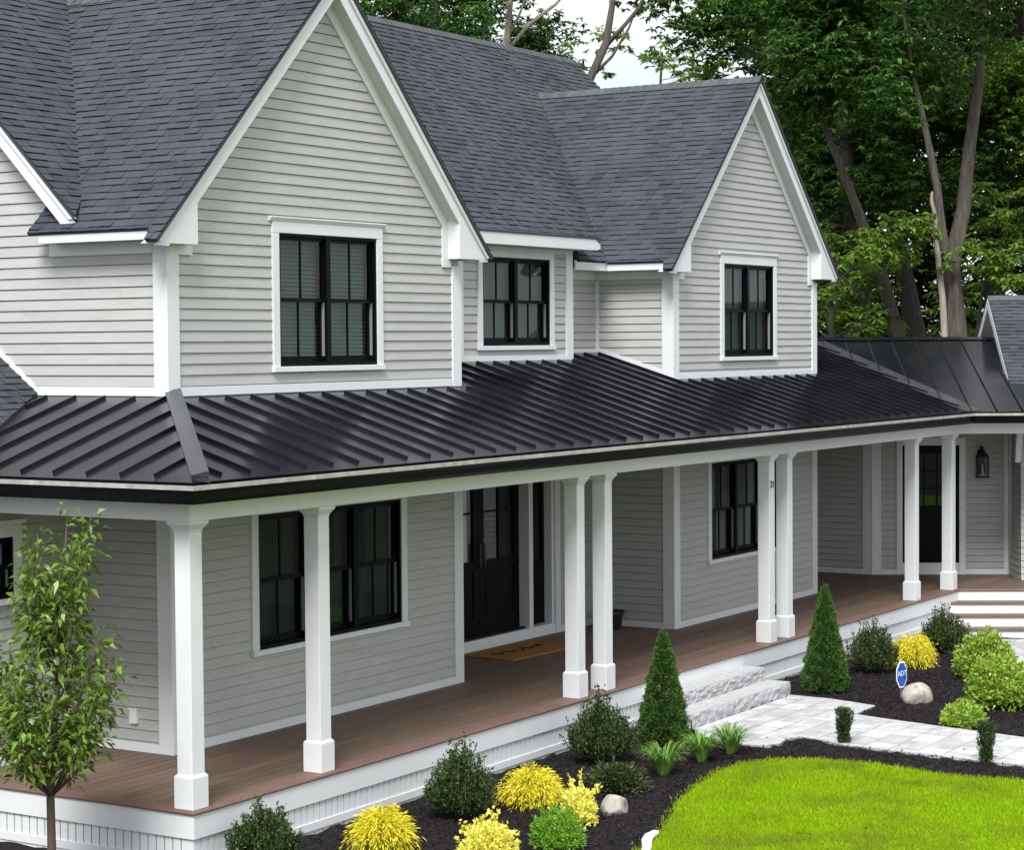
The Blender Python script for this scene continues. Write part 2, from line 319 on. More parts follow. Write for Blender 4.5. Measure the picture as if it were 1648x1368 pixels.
# a border course of smaller stones round the walkway
ed = MB()
for i in range(len(WALK)):
    p, q = np.array(WALK[i]), np.array(WALK[(i+1) % len(WALK)]); L = np.linalg.norm(q-p); n = max(1, round(L/.2)); d = (q-p)/L; nn = np.array([d[1], -d[0]])
    if i in (8, 9, 0): continue
    for k in range(n):
        a = p+d*(L*k/n+.004); b = p+d*(L*(k+1)/n-.004); ed.prism([(*a, -.5), (*b, -.5), (*(b-nn*-.0+nn*.10), -.5), (*(a+nn*.10), -.5)], (0, 0, .018+random.uniform(0, .003)))
tag(ed.build('walkway_border', 'granite_top'), kind='structure')
PAD = [(15.6, -.62), (17.0, -.50), (17.75, -1.8), (18.6, -3.3), (16.4, -4.5), (14.6, -2.6), (13.9, -2.5), (14.2, -2.0), (15.2, -1.0)]
pm = MB(); pm.prism([(x, y, float(gz(x))-.03) for x, y in PAD], (0, 0, .045)); tag(pm.build('stair_landing', 'paver'), kind='structure')
def inpoly(P, X, Y):
    r = np.zeros(X.shape, bool); n = len(P)
    for i in range(n):
        (x1, y1), (x2, y2) = P[i], P[(i+1) % n]
        if y1 != y2: r ^= ((y1 > Y) != (y2 > Y)) & (X < (x2-x1)*(Y-y1)/(y2-y1)+x1)
    return r
# mulch chips
k = 60000; X = rng.uniform(-1.5, 16.5, k); Y = rng.uniform(-5, -.06, k); ok = ~(inpoly(LAWN, X, Y) | inpoly(WALK, X, Y) | inpoly(PAD, X, Y)); X, Y = X[ok], Y[ok]; k = len(X)
a = rng.uniform(0, 6.28, k); ax = np.stack([np.cos(a), np.sin(a), rng.normal(0, .35, k)], 1); nr = np.stack([rng.normal(0, .5, k), rng.normal(0, .5, k), np.ones(k)], 1)
kk = 260; xw = rng.uniform(7.3, 10.3, kk); yw = rng.uniform(-5, -.8, kk); okw = inpoly(WALK, xw, yw) & (rng.random(kk) < .55); xw, yw = xw[okw], yw[okw]; nw = len(xw)
tag(leaves('leaf_litter', np.stack([xw, yw, np.full(nw, -.481)], 1), np.stack([rng.normal(0, 1, nw), rng.normal(0, 1, nw), rng.normal(0, .15, nw)], 1), np.stack([rng.normal(0, .2, nw), rng.normal(0, .2, nw), np.ones(nw)], 1), rng.uniform(.012, .04, nw), rng.uniform(.006, .015, nw), 'mulch_chip', shape=.5), kind='stuff')
tag(leaves('mulch', np.stack([X, Y, gz(X)+rng.uniform(.0, .018, k)], 1), ax, nr, rng.uniform(.02, .065, k), rng.uniform(.008, .02, k), 'mulch_chip', shape=.5), kind='stuff')
# grass blades: denser turf with a ragged edge
k = 190000; X = rng.uniform(1.5, 7.4, k); Y = rng.uniform(-6.6, -1.85, k); ok = inpoly(LAWN, X+rng.normal(0, .045, k), Y+rng.normal(0, .045, k)); X, Y = X[ok], Y[ok]; k = len(X)
ax = np.stack([rng.normal(0, .45, k), rng.normal(0, .45, k), np.ones(k)], 1); nr = np.stack([rng.normal(0, 1, k), rng.normal(0, 1, k), np.full(k, .2)], 1)
tag(leaves('grass', np.stack([X, Y, np.full(k, -.495)], 1), ax, nr, rng.uniform(.022, .055, k), .0075, 'grass', shape=.35), kind='stuff')
# ================================================================== the house
house = thing('house', (0, 0, 0), 'grey clapboard two gabled house with black metal wraparound porch roof', 'house')
def P_(mb, name, m, **kw): return mb.build(name, m, house, **kw)
TH = R(-61); D2 = np.array([math.cos(TH), math.sin(TH), 0]); N2 = np.array([D2[1], -D2[0], 0])
F1 = FR((0, 1.75, 0), (1, 0, 0), (0, -1, 0)); FL = FR((1.78, 0, 0), (0, 1, 0), (-1, 0, 0)); FW = FR((0, 2.8, 0), (1, 0, 0), (0, -1, 0))
F2 = FR((0, 2.6, 0), (1, 0, 0), (0, -1, 0)); FB = FR((0, 2.87, 0), (1, 0, 0), (0, -1, 0)); FD = FR((0, 2.92, 0), (1, 0, 0), (0, -1, 0))
F3 = FR((0, 1.70, 0), (1, 0, 0), (0, -1, 0)); F3S = FR((11.85, 0, 0), (0, 1, 0), (-1, 0, 0)); FC = FR((0, 3.0, 0), (1, 0, 0), (0, -1, 0)); FCS = FR((19.36, 0, 0), (0, 1, 0), (-1, 0, 0))
W0 = np.array([19.36, 1.93, 0]); FK = FR(W0, D2, N2)
A1 = (4.25, 7.68); A3 = (14.18, 7.565)        # gable peaks (x, z)
def gable_poly(x0, x1, zb, pk, dz): return [(x0, zb), (x1, zb), (x1, pk[1]-dz-(x1-pk[0])), pk and (pk[0], pk[1]-dz), (x0, pk[1]-dz-(pk[0]-x0))]
W1 = (3.445, 5.123, 3.63, 4.965); W3 = (13.36, 14.985, 3.63, 4.93); W2 = (8.54, 10.145, 3.815, 4.91); LW1 = (3.06, 5.53, .83, 2.17); LW3 = (12.945, 15.39, .835, 2.17); WW = (-.55, .785, 1.535, 2.10)
siding('wall', F1, gable_poly(1.78, 6.72, 0, A1, .24), [W1, LW1], parent=house)
siding('wall', FL, [(1.75, 0), (2.4, 0), (2.4, 4.75), (1.75, 4.75)], parent=house); siding('wall', FL, [(2.4, 0), (9.6, 0), (9.6, 4.72), (6, 8.32), (2.4, 4.72)], parent=house)
siding('wall', FW, [(-.03, 0), (1.78, 0), (1.78, 2.75), (-.03, 2.75)], [(-.03, WW[1], WW[2], WW[3])], parent=house); siding('wall', FW, [(-6, -.56), (-.03, -.56), (-.03, 2.75), (-6, 2.75)], [(WW[0], -.03, WW[2], WW[3])], parent=house)
siding('wall', F2, [(6.72, 3.3), (10.70, 3.3), (10.70, 5.05), (6.72, 5.05)], [W2], parent=house)
siding('wall', FB, [(10.70, 3.3), (11.85, 3.3), (11.85, 4.85), (10.70, 4.85)], parent=house)
siding('wall', FD, [(6.72, 0), (11.85, 0), (11.85, 2.6), (6.72, 2.6)], [(7.5, 10.78, .0, 2.45)], parent=house)
siding('wall', F3, gable_poly(11.85, 16.5, 0, A3, .24), [W3, LW3], parent=house)
siding('wall', F3S, [(1.70, 0), (2.95, 0), (2.95, 4.85), (1.70, 4.85)], parent=house)
siding('wall', FR((16.5, 0, 0), (0, 1, 0), (1, 0, 0)), [(1.7, 0), (9.6, 0), (9.6, 4.6), (6, 8.2), (2.6, 4.8), (1.7, 4.8)][:4]+[(1.7, 3.9)], parent=house)
siding('wall', FR((0, 9.6, 0), (1, 0, 0), (0, 1, 0)), [(1.78, 0), (16.5, 0), (16.5, 4.7), (1.78, 4.7)], parent=house)
siding('wall', FC, [(16.5, 0), (19.36, 0), (19.36, 2.6), (16.5, 2.6)], parent=house); siding('wall', FCS, [(1.93, 0), (3, 0), (3, 2.6), (1.93, 2.6)], parent=house)
KD = (.48, 1.40)
siding('wall', FK, [(0, 0), (2.21, 0), (2.21, 2.6), (0, 2.6)], [(*KD, .0, 2.12)], parent=house)
# ---- corner boards, bands
cb = lambda mb, Fa, sa, w_, z0, z1, o=.028: mb.fbox(Fa, sa if w_ > 0 else sa+w_, sa+w_ if w_ > 0 else sa, z0, z1, 0, o)
def corner(x, y, dx, z0, z1, wa=.145, wb=.145):   # outside corner at (x,y): board on the front face (towards dx) and on the left face
    mb = MB(); o = .03
    fx0, fx1 = (x-o, x+wa) if dx > 0 else (x-wa, x+o); mb.box(fx0, fx1, y-o, y, z0, z1)
    if dx > 0: mb.box(x-o, x, y, y+wb, z0, z1)
    else: mb.box(x, x+o, y, y+wb, z0, z1)
    return P_(mb, 'corner_board', 'white_paint', bevel=.004)
for a in ((1.78, 1.75, 1, 3.37, 4.80), (1.78, 1.75, 1, 0, 2.56), (6.72, 1.75, -1, 3.36, 4.72), (6.72, 1.75, -1, 0, 2.56), (11.85, 1.70, 1, 3.34, 4.80), (11.85, 1.70, 1, 0, 2.56), (16.5, 1.70, -1, 3.34, 4.72), (16.5, 1.70, -1, 0, 2.56), (10.70, 2.6, -1, 3.60, 5.05)): corner(*a)
mb = MB(); mb.fbox(F2, 7.97, 8.10, 3.55, 5.05, 0, .031); P_(mb, 'corner_board', 'white_paint')
mb = MB(); mb.fbox(FK, -.02, .13, 0, 2.56, 0, .03); mb.fbox(FCS, 1.93, 2.10, 0, 2.56, 0, .028); P_(mb, 'corner_board', 'white_paint', bevel=.004)
mb = MB(); mb.fbox(FK, 2.13, 2.19, 0, 2.56, .0, .022); P_(mb, 'corner_board', 'white_paint')
for bx_ in ((11.825, 11.85, 2.815, 2.87, 3.7, 4.68), (19.335, 19.36, 2.93, 2.98, 0, 2.56)): mb = MB(); mb.box(*bx_); P_(mb, 'corner_bead', 'white_paint')
def band(name, *bx):
    mb = MB()
    for F, s0, s1, z0, z1, o in bx: mb.fbox(F, s0, s1, z0, z1, 0, o)
    return P_(mb, name, 'white_paint', bevel=.003)
band('base_trim', (F1, 1.925, 6.575, 3.37, 3.455, .027), (FL, 1.895, 3.42, 3.375, 3.46, .027))
band('base_trim', (F2, 8.10, 10.555, 3.605, 3.69, .027)); band('base_trim', (FB, 10.70, 11.825, 3.69, 3.76, .025)); band('base_trim', (F3, 11.995, 16.355, 3.34, 3.42, .027))
# sloping trims where walls meet roofs
mb = MB(); mb.fprism(FL, [(3.42, 3.40), (4.6, 4.256), (4.6, 4.37), (3.42, 3.46)], 0, .027); P_(mb, 'base_trim', 'white_paint')
mb = MB(); mb.fprism(F3S, [(1.845, 3.40), (2.87, 3.715), (2.87, 3.785), (1.845, 3.47)], 0, .026); P_(mb, 'base_trim', 'white_paint')
band('baseboard', (F1, 1.925, 6.575, .0, .085, .027), (FL, 1.895, 2.80, .0, .085, .027)); band('baseboard', (FW, .0, 1.75, .0, .085, .027)); band('baseboard', (F3, 11.995, 16.355, 0, .085, .027), (F3S, 1.845, 2.92, 0, .08, .027))
band('baseboard', (FC, 16.5, 19.33, 0, .08, .027), (FCS, 2.10, 2.97, 0, .08, .027)); band('baseboard', (FK, .13, KD[0]-.1, 0, .085, .027)); band('baseboard', (FK, KD[1]+.1, 2.13, 0, .085, .027)); band('baseboard', (FD, 10.9, 11.82, 0, .085, .027)); band('baseboard', (FD, 6.75, 7.4, 0, .085, .027))
# ---- gables
def gable(F, cs, zr, hw, ov, sides=(-1, 1), box=.61, sh=.03):
    for d in sides:
        rk, sf, fz, bxm = MB(), MB(), MB(), MB()
        def ln(a, dz): return (cs+d*a, zr-a-dz)
        e = hw-.015
        rk.fprism(F, [ln(0, sh+.05), ln(e, sh+.05), ln(e-.18, sh+.235), ln(0, sh+.235)], ov-.035, ov-.012)        # broad rake board
        rk.fprism(F, [ln(0, sh), ln(e+.01, sh), ln(e+.01-.07, sh+.075), ln(0, sh+.075)], ov-.034, ov+.008)          # crown strip
        sf.fprism(F, [ln(0, .215), ln(hw-.2, .215), ln(hw-.2, .235), ln(0, .235)], .001, ov-.036)
        fz.fprism(F, [ln(0, .237), ln(hw-.42 if box else hw-.2, .237), ln(hw-.42 if box else hw-.2, .40), ln(0, .40)], .0, .032)
        if box:
            zb = zr-hw-.045
            bxm.fprism(F, [(cs+d*(hw-.02), zb), (cs+d*(hw-box), zb), (cs+d*(hw-box), zr-hw+box-.2), (cs+d*(hw-.1), zr-hw-.0)], .0, ov-.010)
            fz.fbox(F, min(cs+d*(hw-.37), cs+d*(hw-box-.10)), max(cs+d*(hw-.37), cs+d*(hw-box-.10)), zb-.09, zb-.001 if d < 0 else zb+.30, 0, .034) if d < 0 else fz.fbox(F, cs+hw-box-.10, cs+hw-box+.06, zb-.09, zb+.36, 0, .034)
        P_(rk, 'rake_board', 'white_paint'); P_(sf, 'rake_soffit', 'soffit_paint'); P_(fz, 'rake_frieze', 'white_paint')
        if box: P_(bxm, 'eave_return', 'white_paint', bevel=.003)
gable(F1, A1[0], A1[1], 2.845, .2); gable(F3, A3[0], A3[1], 2.75, .2)
gable(FR((1.78, 0, 0), (0, 1, 0), (-1, 0, 0)), 6.0, 8.41, 3.33, .23, box=0)
gable(FR((16.5, 0, 0), (0, 1, 0), (1, 0, 0)), 6.0, 8.41, 3.33, .2, box=0)
# ---- shingle roofs: every plane rises at 45 degrees
up45 = lambda x, y: (x, y, 1)
def g_roof(pk, hw, yf, xl_end):
    cx, zr = pk; e = hw+.02
    yv = lambda x: zr-abs(x-cx)-2.41
    xl, xr = cx-e, cx+e
    return xl, xr, yv
cx, zr = A1; xl = cx-2.865
shingles('roof', RF((xl, 1.52, zr-2.865), (0, -1, 0), (1, 0, 1)), [(xl, 1.52), (cx, 1.52), (cx, 5.27), (2.22, 3.24), (xl+.115, 3.24), (xl+.115, 1.70), (xl, 1.66)], house)
shingles('roof', RF((cx+2.865, 1.52, zr-2.865), (0, 1, 0), (-1, 0, 1)), [(cx+2.865, 1.52), (cx+2.865, 2.35), (cx, 5.27), (cx, 1.52)], house)
cx, zr = A3; xl = cx-2.77
shingles('roof', RF((xl, 1.47, zr-2.77), (0, -1, 0), (1, 0, 1)), [(xl, 1.47), (cx, 1.47), (cx, 5.155), (xl+.115, 2.50), (xl+.115, 1.65), (xl, 1.61)], house)
shingles('roof', RF((cx+2.77, 1.47, zr-2.77), (0, 1, 0), (-1, 0, 1)), [(cx+2.77, 1.47), (cx+2.77, 2.385), (cx, 5.155), (cx, 1.47)], house)
# main slope: left stretch, stretch between the gables, then behind the second gable
mainF = RF((1.5, 2.45, 4.86), (1, 0, 0), (0, 1, 1))
shingles('roof', mainF, [(1.535, 2.66), (1.83, 2.85), (cx*0+4.25, 5.27), (4.25, 6.0), (1.535, 6.0)], house)
shingles('roof', mainF, [(4.25, 5.27), (6.72, 2.80), (11.80, 2.80), (14.18, 5.155), (14.18, 6.0), (4.25, 6.0)], house)
shingles('roof', mainF, [(10.75, 2.51), (11.51, 2.51), (11.80, 2.80), (10.75, 2.80)], house)
shingles('roof', mainF, [(14.18, 5.155), (16.56, 2.78), (16.72, 2.70), (16.72, 6.0), (14.18, 6.0)], house)
mb = MB(); mb.prism([(1.535, 6.0, 8.38), (16.72, 6.0, 8.38), (16.72, 9.9, 4.48), (1.535, 9.9, 4.48)], (0, 0, .03)); P_(mb, 'roof', 'shingle')
mb = MB(); mb.hexa([(7.0, 2.27, 5.19), (10.97, 2.27, 5.19), (10.97, 2.86, 5.24), (7.0, 2.86, 5.24)], [(7.0, 2.27, 5.215), (10.97, 2.27, 5.215), (10.97, 2.86, 5.285), (7.0, 2.86, 5.285)]); P_(mb, 'roof_kick', 'shingle')
# ridge caps
def ridge(p, q, down_a, down_b, wd=.14, name='ridge_cap', m='ridge_shingle', pitch=.13):
    mb = MB(); p, q = np.array(p, float), np.array(q, float); L = np.linalg.norm(q-p); d = (q-p)/L; n = int(L/pitch)
    for i in range(n):
        a, b = p+d*L*i/n, p+d*(L*(i+1)/n+.03); a = a+(0, 0, .022); b = b+(0, 0, .012)
        for dn in (down_a, down_b):
            dn = np.array(dn, float); dn = dn/np.linalg.norm(dn)*wd; mb.quad(a, b, b+dn, a+dn)
    return P_(mb, name, m)
ridge((4.25, 1.52, 7.69), (4.25, 5.27, 7.69), (-1, 0, -1), (1, 0, -1)); ridge((14.18, 1.47, 7.575), (14.18, 5.16, 7.575), (-1, 0, -1), (1, 0, -1)); ridge((1.54, 6, 8.42), (16.72, 6, 8.42), (0, -1, -1), (0, 1, -1))
# ---- upper eaves
def eave(name, bx, bev=.003, m='white_paint'):
    mb = MB()
    for b in bx: mb.box(*b)
    return P_(mb, name, m, bevel=bev)
eave('fascia', [(1.525, 1.55, 1.705, 3.12, 4.83, 4.935)]); eave('soffit', [(1.552, 1.78, 1.76, 3.11, 4.835, 4.85)], m='soffit_paint'); eave('frieze', [(1.75, 1.78, 1.90, 3.2, 4.715, 4.833)])
eave('fascia', [(11.555, 11.58, 1.655, 2.553, 4.80, 4.925)]); eave('soffit', [(11.582, 11.85, 1.71, 2.55, 4.805, 4.82)], m='soffit_paint'); eave('frieze', [(11.822, 11.85, 1.845, 2.84, 4.69, 4.803)])
eave('fascia', [(10.735, 11.553, 2.528, 2.553, 4.80, 4.925)]); eave('soffit', [(10.735, 11.85, 2.556, 2.87, 4.805, 4.82)], m='soffit_paint'); eave('frieze', [(10.735, 11.82, 2.84, 2.868, 4.69, 4.803)])
mb = MB(); mb.prism([(7.0, 2.28, 5.045), (10.86, 2.28, 5.045), (10.95, 2.28, 5.07), (10.95, 2.28, 5.12), (10.80, 2.28, 5.19), (7.0, 2.28, 5.19)], (0, .025, 0)); P_(mb, 'fascia', 'white_paint', bevel=.003)
eave('soffit', [(7.0, 10.93, 2.307, 2.88, 5.051, 5.065)], m='soffit_paint'); eave('frieze', [(8.10, 10.555, 2.57, 2.6, 4.99, 5.048)]); eave('roof_underside', [(10.735, 10.93, 2.62, 2.86, 4.95, 5.05)], m='gutter_black')
# ---- wing roof on the left
shingles('roof', RF((-6, 2.47, 2.72), (1, 0, 0), (0, 1, .725)), [(1.78, 3.41), (1.78, 6), (-6, 6), (-6, 2.47), (-.35, 2.47)], house)
# ---- porch metal roof
SL = .3095; pfz = lambda o: 2.72+(.35-o)*SL
mainp = RF((-.28, -.28, 2.745), (1, 0, 0), (0, 1, SL)); leftp = RF((-.28, -.28, 2.745), (0, 1, 0), (1, 0, SL))
kx = math.tan(R(30.5)); xe = 18.0-.28*kx
E2 = np.array([xe, -.28, 2.745]); con = RF(E2, D2, -N2+np.array([0, 0, SL]))
v1 = (xe+3.3*kx*1.0, 3.02)
vd = np.array([math.cos(R(59.5)), math.sin(R(59.5))]); vt = np.array([xe, -.28])+vd*4.25
metal_roof('porch_roof', mainp, [(-.28, -.28), (xe, -.28), tuple(vt), (vt[1], vt[1])], house, 1.35+.28, .385, stop=lambda k: math.sqrt(1+SL*SL)*(.28+(1.66 if k < 7.03 else 2.51 if k < 11.02 else 2.78 if k < 12.1 else 1.61 if k < 16.82 else 9)))
metal_roof('porch_roof', leftp, [(-.28, -.28), (1.79, 1.79), (1.79, 3.41), (-.28, 2.50)], house, .20+.28, .375, stop=lambda k: math.sqrt(1+SL*SL)*(.28+1.69))
rd = 3.65; pr = np.array([xe, -.28])+vd*(rd/(vd @ -N2[:2])); pe = np.array([xe, -.28])+D2[:2]*6-N2[:2]*rd; pf = np.array([xe, -.28])+D2[:2]*6
metal_roof('porch_roof', con, [(xe, -.28), tuple(pf), tuple(pe), tuple(pr)], house, .405, .385, gap=.02, top_gap=.05, h=.03)
mb = MB()       # back slope of the link roof and its ridge cap
zr_ = 2.745+rd*SL; b0 = np.array([*pr, zr_]); b1 = np.array([*pe, zr_]); dn = -N2*3.6-np.array([0, 0, 3.6*SL]); mb.prism([b0, b1, b1+dn, b0+dn-D2*2], (0, 0, -.03)); P_(mb, 'porch_roof', 'black_metal')
ridge(b0-D2*.6+(0, 0, .006), b0+D2*3.05+(0, 0, .006), N2-np.array([0, 0, SL]), -N2-np.array([0, 0, SL]), .16, 'ridge_cap', 'black_metal', 3)
# hip cap and valley pan
def strip_on(F, p, q, wl, wr, h, name, m):
    a, b = np.array(F.st(*p)), np.array(F.st(*q)); d = (b-a)/np.linalg.norm(b-a); n = np.array([-d[1], d[0]]); mb = MB()
    c = [a-n*wl, a+n*wr, b+n*wr, b-n*wl]; mb.prism([F.p(*x, .001) for x in c], F.n*h); return mb.build(name, m, house)
strip_on(mainp, (-.22, -.22), (1.78, 1.78), .15, .0, .04, 'hip_cap', 'cap_metal'); strip_on(leftp, (-.22, -.22), (1.78, 1.78), .0, .15, .04, 'hip_cap', 'cap_metal')
strip_on(mainp, (xe, -.28), tuple(vt*.96+.04*np.array([xe, -.28])), .0, .18, .006, 'valley_pan', 'cap_metal'); strip_on(con, (xe, -.28), tuple(pr), .18, .0, .006, 'valley_pan', 'cap_metal')
strip_on(leftp, (1.78, 3.40), (-.28, 2.5), .0, .20, .008, 'valley_pan', 'cap_metal')
# flashing where the porch roof meets the upper walls
mb = MB(); mb.fbox(F1, 1.74, 6.76, 3.345, 3.368, 0, .045); mb.fbox(FL, 1.70, 3.40, 3.352, 3.374, 0, .045); mb.fbox(F2, 6.9, 10.74, 3.585, 3.603, 0, .045); mb.fbox(F3, 11.81, 16.54, 3.318, 3.338, 0, .045); P_(mb, 'flashing', 'cap_metal')
# ---- gutter, fascia beam, floor edge, skirt: all follow the porch edge
PL = 18.0; PATH = [(0, 2.76), (0, 0), (PL, 0), tuple(np.array([PL, 0])+D2[:2]*1.30)]
PATHG = PATH[:3]+[tuple(np.array([PL, 0])+D2[:2]*6)]
mb = MB(); mb.sweep(PATHG, [(.24, 2.57), (.31, 2.57), (.33, 2.60), (.345, 2.66), (.36, 2.688), (.36, 2.692), (.24, 2.692)]); P_(mb, 'gutter', 'gutter_black')
mb = MB(); mb.sweep(PATHG, [(.335, 2.694), (.366, 2.688), (.366, 2.724), (.335, 2.724)]); P_(mb, 'gutter_rim', 'gutter_rim')
mb = MB(); mb.sweep(PATH, [(.01, 2.40), (.015, 2.62), (.015, 2.70), (-.17, 2.70), (-.17, 2.40)]); P_(mb, 'beam', 'white_paint')
mb = MB(); mb.sweep(PATHG, [(.016, 2.60), (.239, 2.60), (.239, 2.615), (.016, 2.615)]); P_(mb, 'soffit', 'soffit_paint')
mb = MB()
mb.prism([(-.1, -.02, 2.56), (18, -.02, 2.56), (20.6, .1, 2.56), (19.6, 3.05, 2.56), (1.7, 3.05, 2.56), (-.1, 2.85, 2.56)], (0, 0, .02)); P_(mb, 'porch_ceiling', 'porch_ceiling')
# porch floor: boards run along the front, a picture-frame board at the edge
FLOOR = [(.12, .12), (17.93, .12), tuple(np.array([17.93, .12])+D2[:2]*2.2), (21.0, .0), (19.6, 3.1), (.12, 3.1)]
mb = MB(); y = .125; bw = .138
def clipc(poly, y0, y1): return clip(clip(poly, 0, -1, -y0), 0, 1, y1)
conv = [[(.125, .1), (17.93, .1), (19.6, 3.1), (.125, 3.1)], [(17.93, .1), (18.0, -.05), (19.3, -2.0), (20.6, -.4), (19.6, 3.1)]]
while y < 3.1:
    for pc in conv:
        a = clipc(pc, y, y+bw-.009)
        if a:
            x = min(q[0] for q in a); xe_ = max(q[0] for q in a); x -= random.uniform(0, 3)
            while x < xe_:
                c = clip(clip(a, -1, 0, -x), 1, 0, x+3.6); x += 3.604
                if c: mb.prism([(p, q, -.024) for p, q in c], (0, 0, .024))
    y += bw
P_(mb, 'porch_floor', 'deck')
mb = MB(); y = -1.9
while y < .1:
    for pc in conv[1:]:
        a = clipc(pc, y, min(y+bw-.009, .121))
        if a: mb.prism([(p, q, -.024) for p, q in a], (0, 0, .024))
    y += bw
P_(mb, 'porch_floor', 'deck')
mb = MB(); mb.sweep([(0, 2.79), (0, 0), (PL, 0), tuple(np.array([PL, 0])+D2[:2]*2.2)], [(-.122, -.026), (.045, -.026), (.05, -.014), (.045, .001), (-.122, .001)]); P_(mb, 'floor_edge', 'deck_edge')
mb = MB(); mb.prism([(.1, .1, -.06), (18, .1, -.06), (19.0, -1.8, -.06), (20.6, -.4, -.06), (19.6, 3.1, -.06), (.1, 3.1, -.06)], (0, 0, .02)); P_(mb, 'underfloor_shade', 'deck_shadow')  # one dark sheet: the shade below the board gaps is put into its colour
SK = [(0, 2.79), (0, 0), (PL, 0), tuple(np.array([PL, 0])+D2[:2]*2.2)]
mb = MB(); mb.sweep(SK, [(.03, -.231), (.03, -.027), (.0, -.027), (.0, -.231)]); P_(mb, 'rim_board', 'white_paint', bevel=.003)
SKF = SK[:3]
mb = MB(); mb.sweep(SKF, [(.024, -.475), (.024, -.405), (.0, -.405), (.0, -.475)]); mb.sweep(SKF, [(.012, -.66), (.012, -.477), (0, -.477), (0, -.66)]); P_(mb, 'skirt_rail', 'white_paint')
mb = MB(); yy = .04
while yy < 2.75: mb.box(-.010, .0, yy, yy+.079, -.404, -.232); yy += .0905
xx = .0
while xx < PL-.05: mb.box(xx, xx+.079, -.010, .0, -.404, -.232); xx += .0905
mb.box(-.011, .039, -.011, .039, -.404, -.232); P_(mb, 'skirt', 'white_paint')
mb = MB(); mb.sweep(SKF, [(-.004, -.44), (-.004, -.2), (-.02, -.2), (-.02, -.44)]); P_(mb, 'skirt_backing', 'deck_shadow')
# ---- porch columns: base, shaft, capital
def column(x, y, label=None):
    r = MB(); b = .203; k = (b-.163)/2
    r.box(k, k+.163, k, k+.163, .29, 2.31); col = r.build('porch_column', 'white_paint', house, bevel=.007, loc=(x, y, 0))
    q = MB(); q.box(0, b, 0, b, .002, .27); q.hexa([(0, 0, .27), (b, 0, .27), (b, b, .27), (0, b, .27)], [(k, k, .292), (b-k, k, .292), (b-k, b-k, .292), (k, b-k, .292)]); ba = q.build('base', 'white_paint', col, bevel=.005)
    q = MB(); q.hexa([(k-.004, k-.004, 2.312), (b-k+.004, k-.004, 2.312), (b-k+.004, b-k+.004, 2.312), (k-.004, b-k+.004, 2.312)], [(k-.004, k-.004, 2.322), (b-k+.004, k-.004, 2.322), (b-k+.004, b-k+.004, 2.322), (k-.004, b-k+.004, 2.322)])
    q.hexa([(k, k, 2.322), (b-k, k, 2.322), (b-k, b-k, 2.322), (k, b-k, 2.322)], [(-.02, -.02, 2.375), (b+.02, -.02, 2.375), (b+.02, b+.02, 2.375), (-.02, b+.02, 2.375)]); q.box(-.02, b+.02, -.02, b+.02, 2.3755, 2.399); ca = q.build('capital', 'white_paint', col)
    kids(col, ba, ca); return col
c0 = column(0, 0)
cols = [c0]
for x, y in ((1.76, .0), (6.37, .0), (6.98, .0), (11.24, .0), (11.79, .0), (16.28, .0), (17.82, .0)):
    c = copy_tree(c0, house); c.location = (x, y, 0); cols.append(c)
def text_mesh(name, body, size, M, m, parent, ext=.003):
    cu = bpy.data.curves.new(name, 'FONT'); cu.body = body; cu.size = size; cu.extrude = ext; cu.align_x = 'CENTER'; cu.align_y = 'CENTER'
    o = bpy.data.objects.new(name, cu); sc.collection.objects.link(o); bpy.context.view_layer.update()
    me = bpy.data.meshes.new_from_object(o.evaluated_get(bpy.context.evaluated_depsgraph_get())); bpy.data.objects.remove(o)
    me.transform(M); me.materials.clear(); me.materials.append(MATS[m]); r = bpy.data.objects.new(name, me); sc.collection.objects.link(r); r.parent = parent; return r
text_mesh('house_number', '21', .125, Matrix.Translation((.1015, .0155, 2.02)) @ Matrix.Rotation(R(90), 4, 'X'), 'frame_black', cols[4])
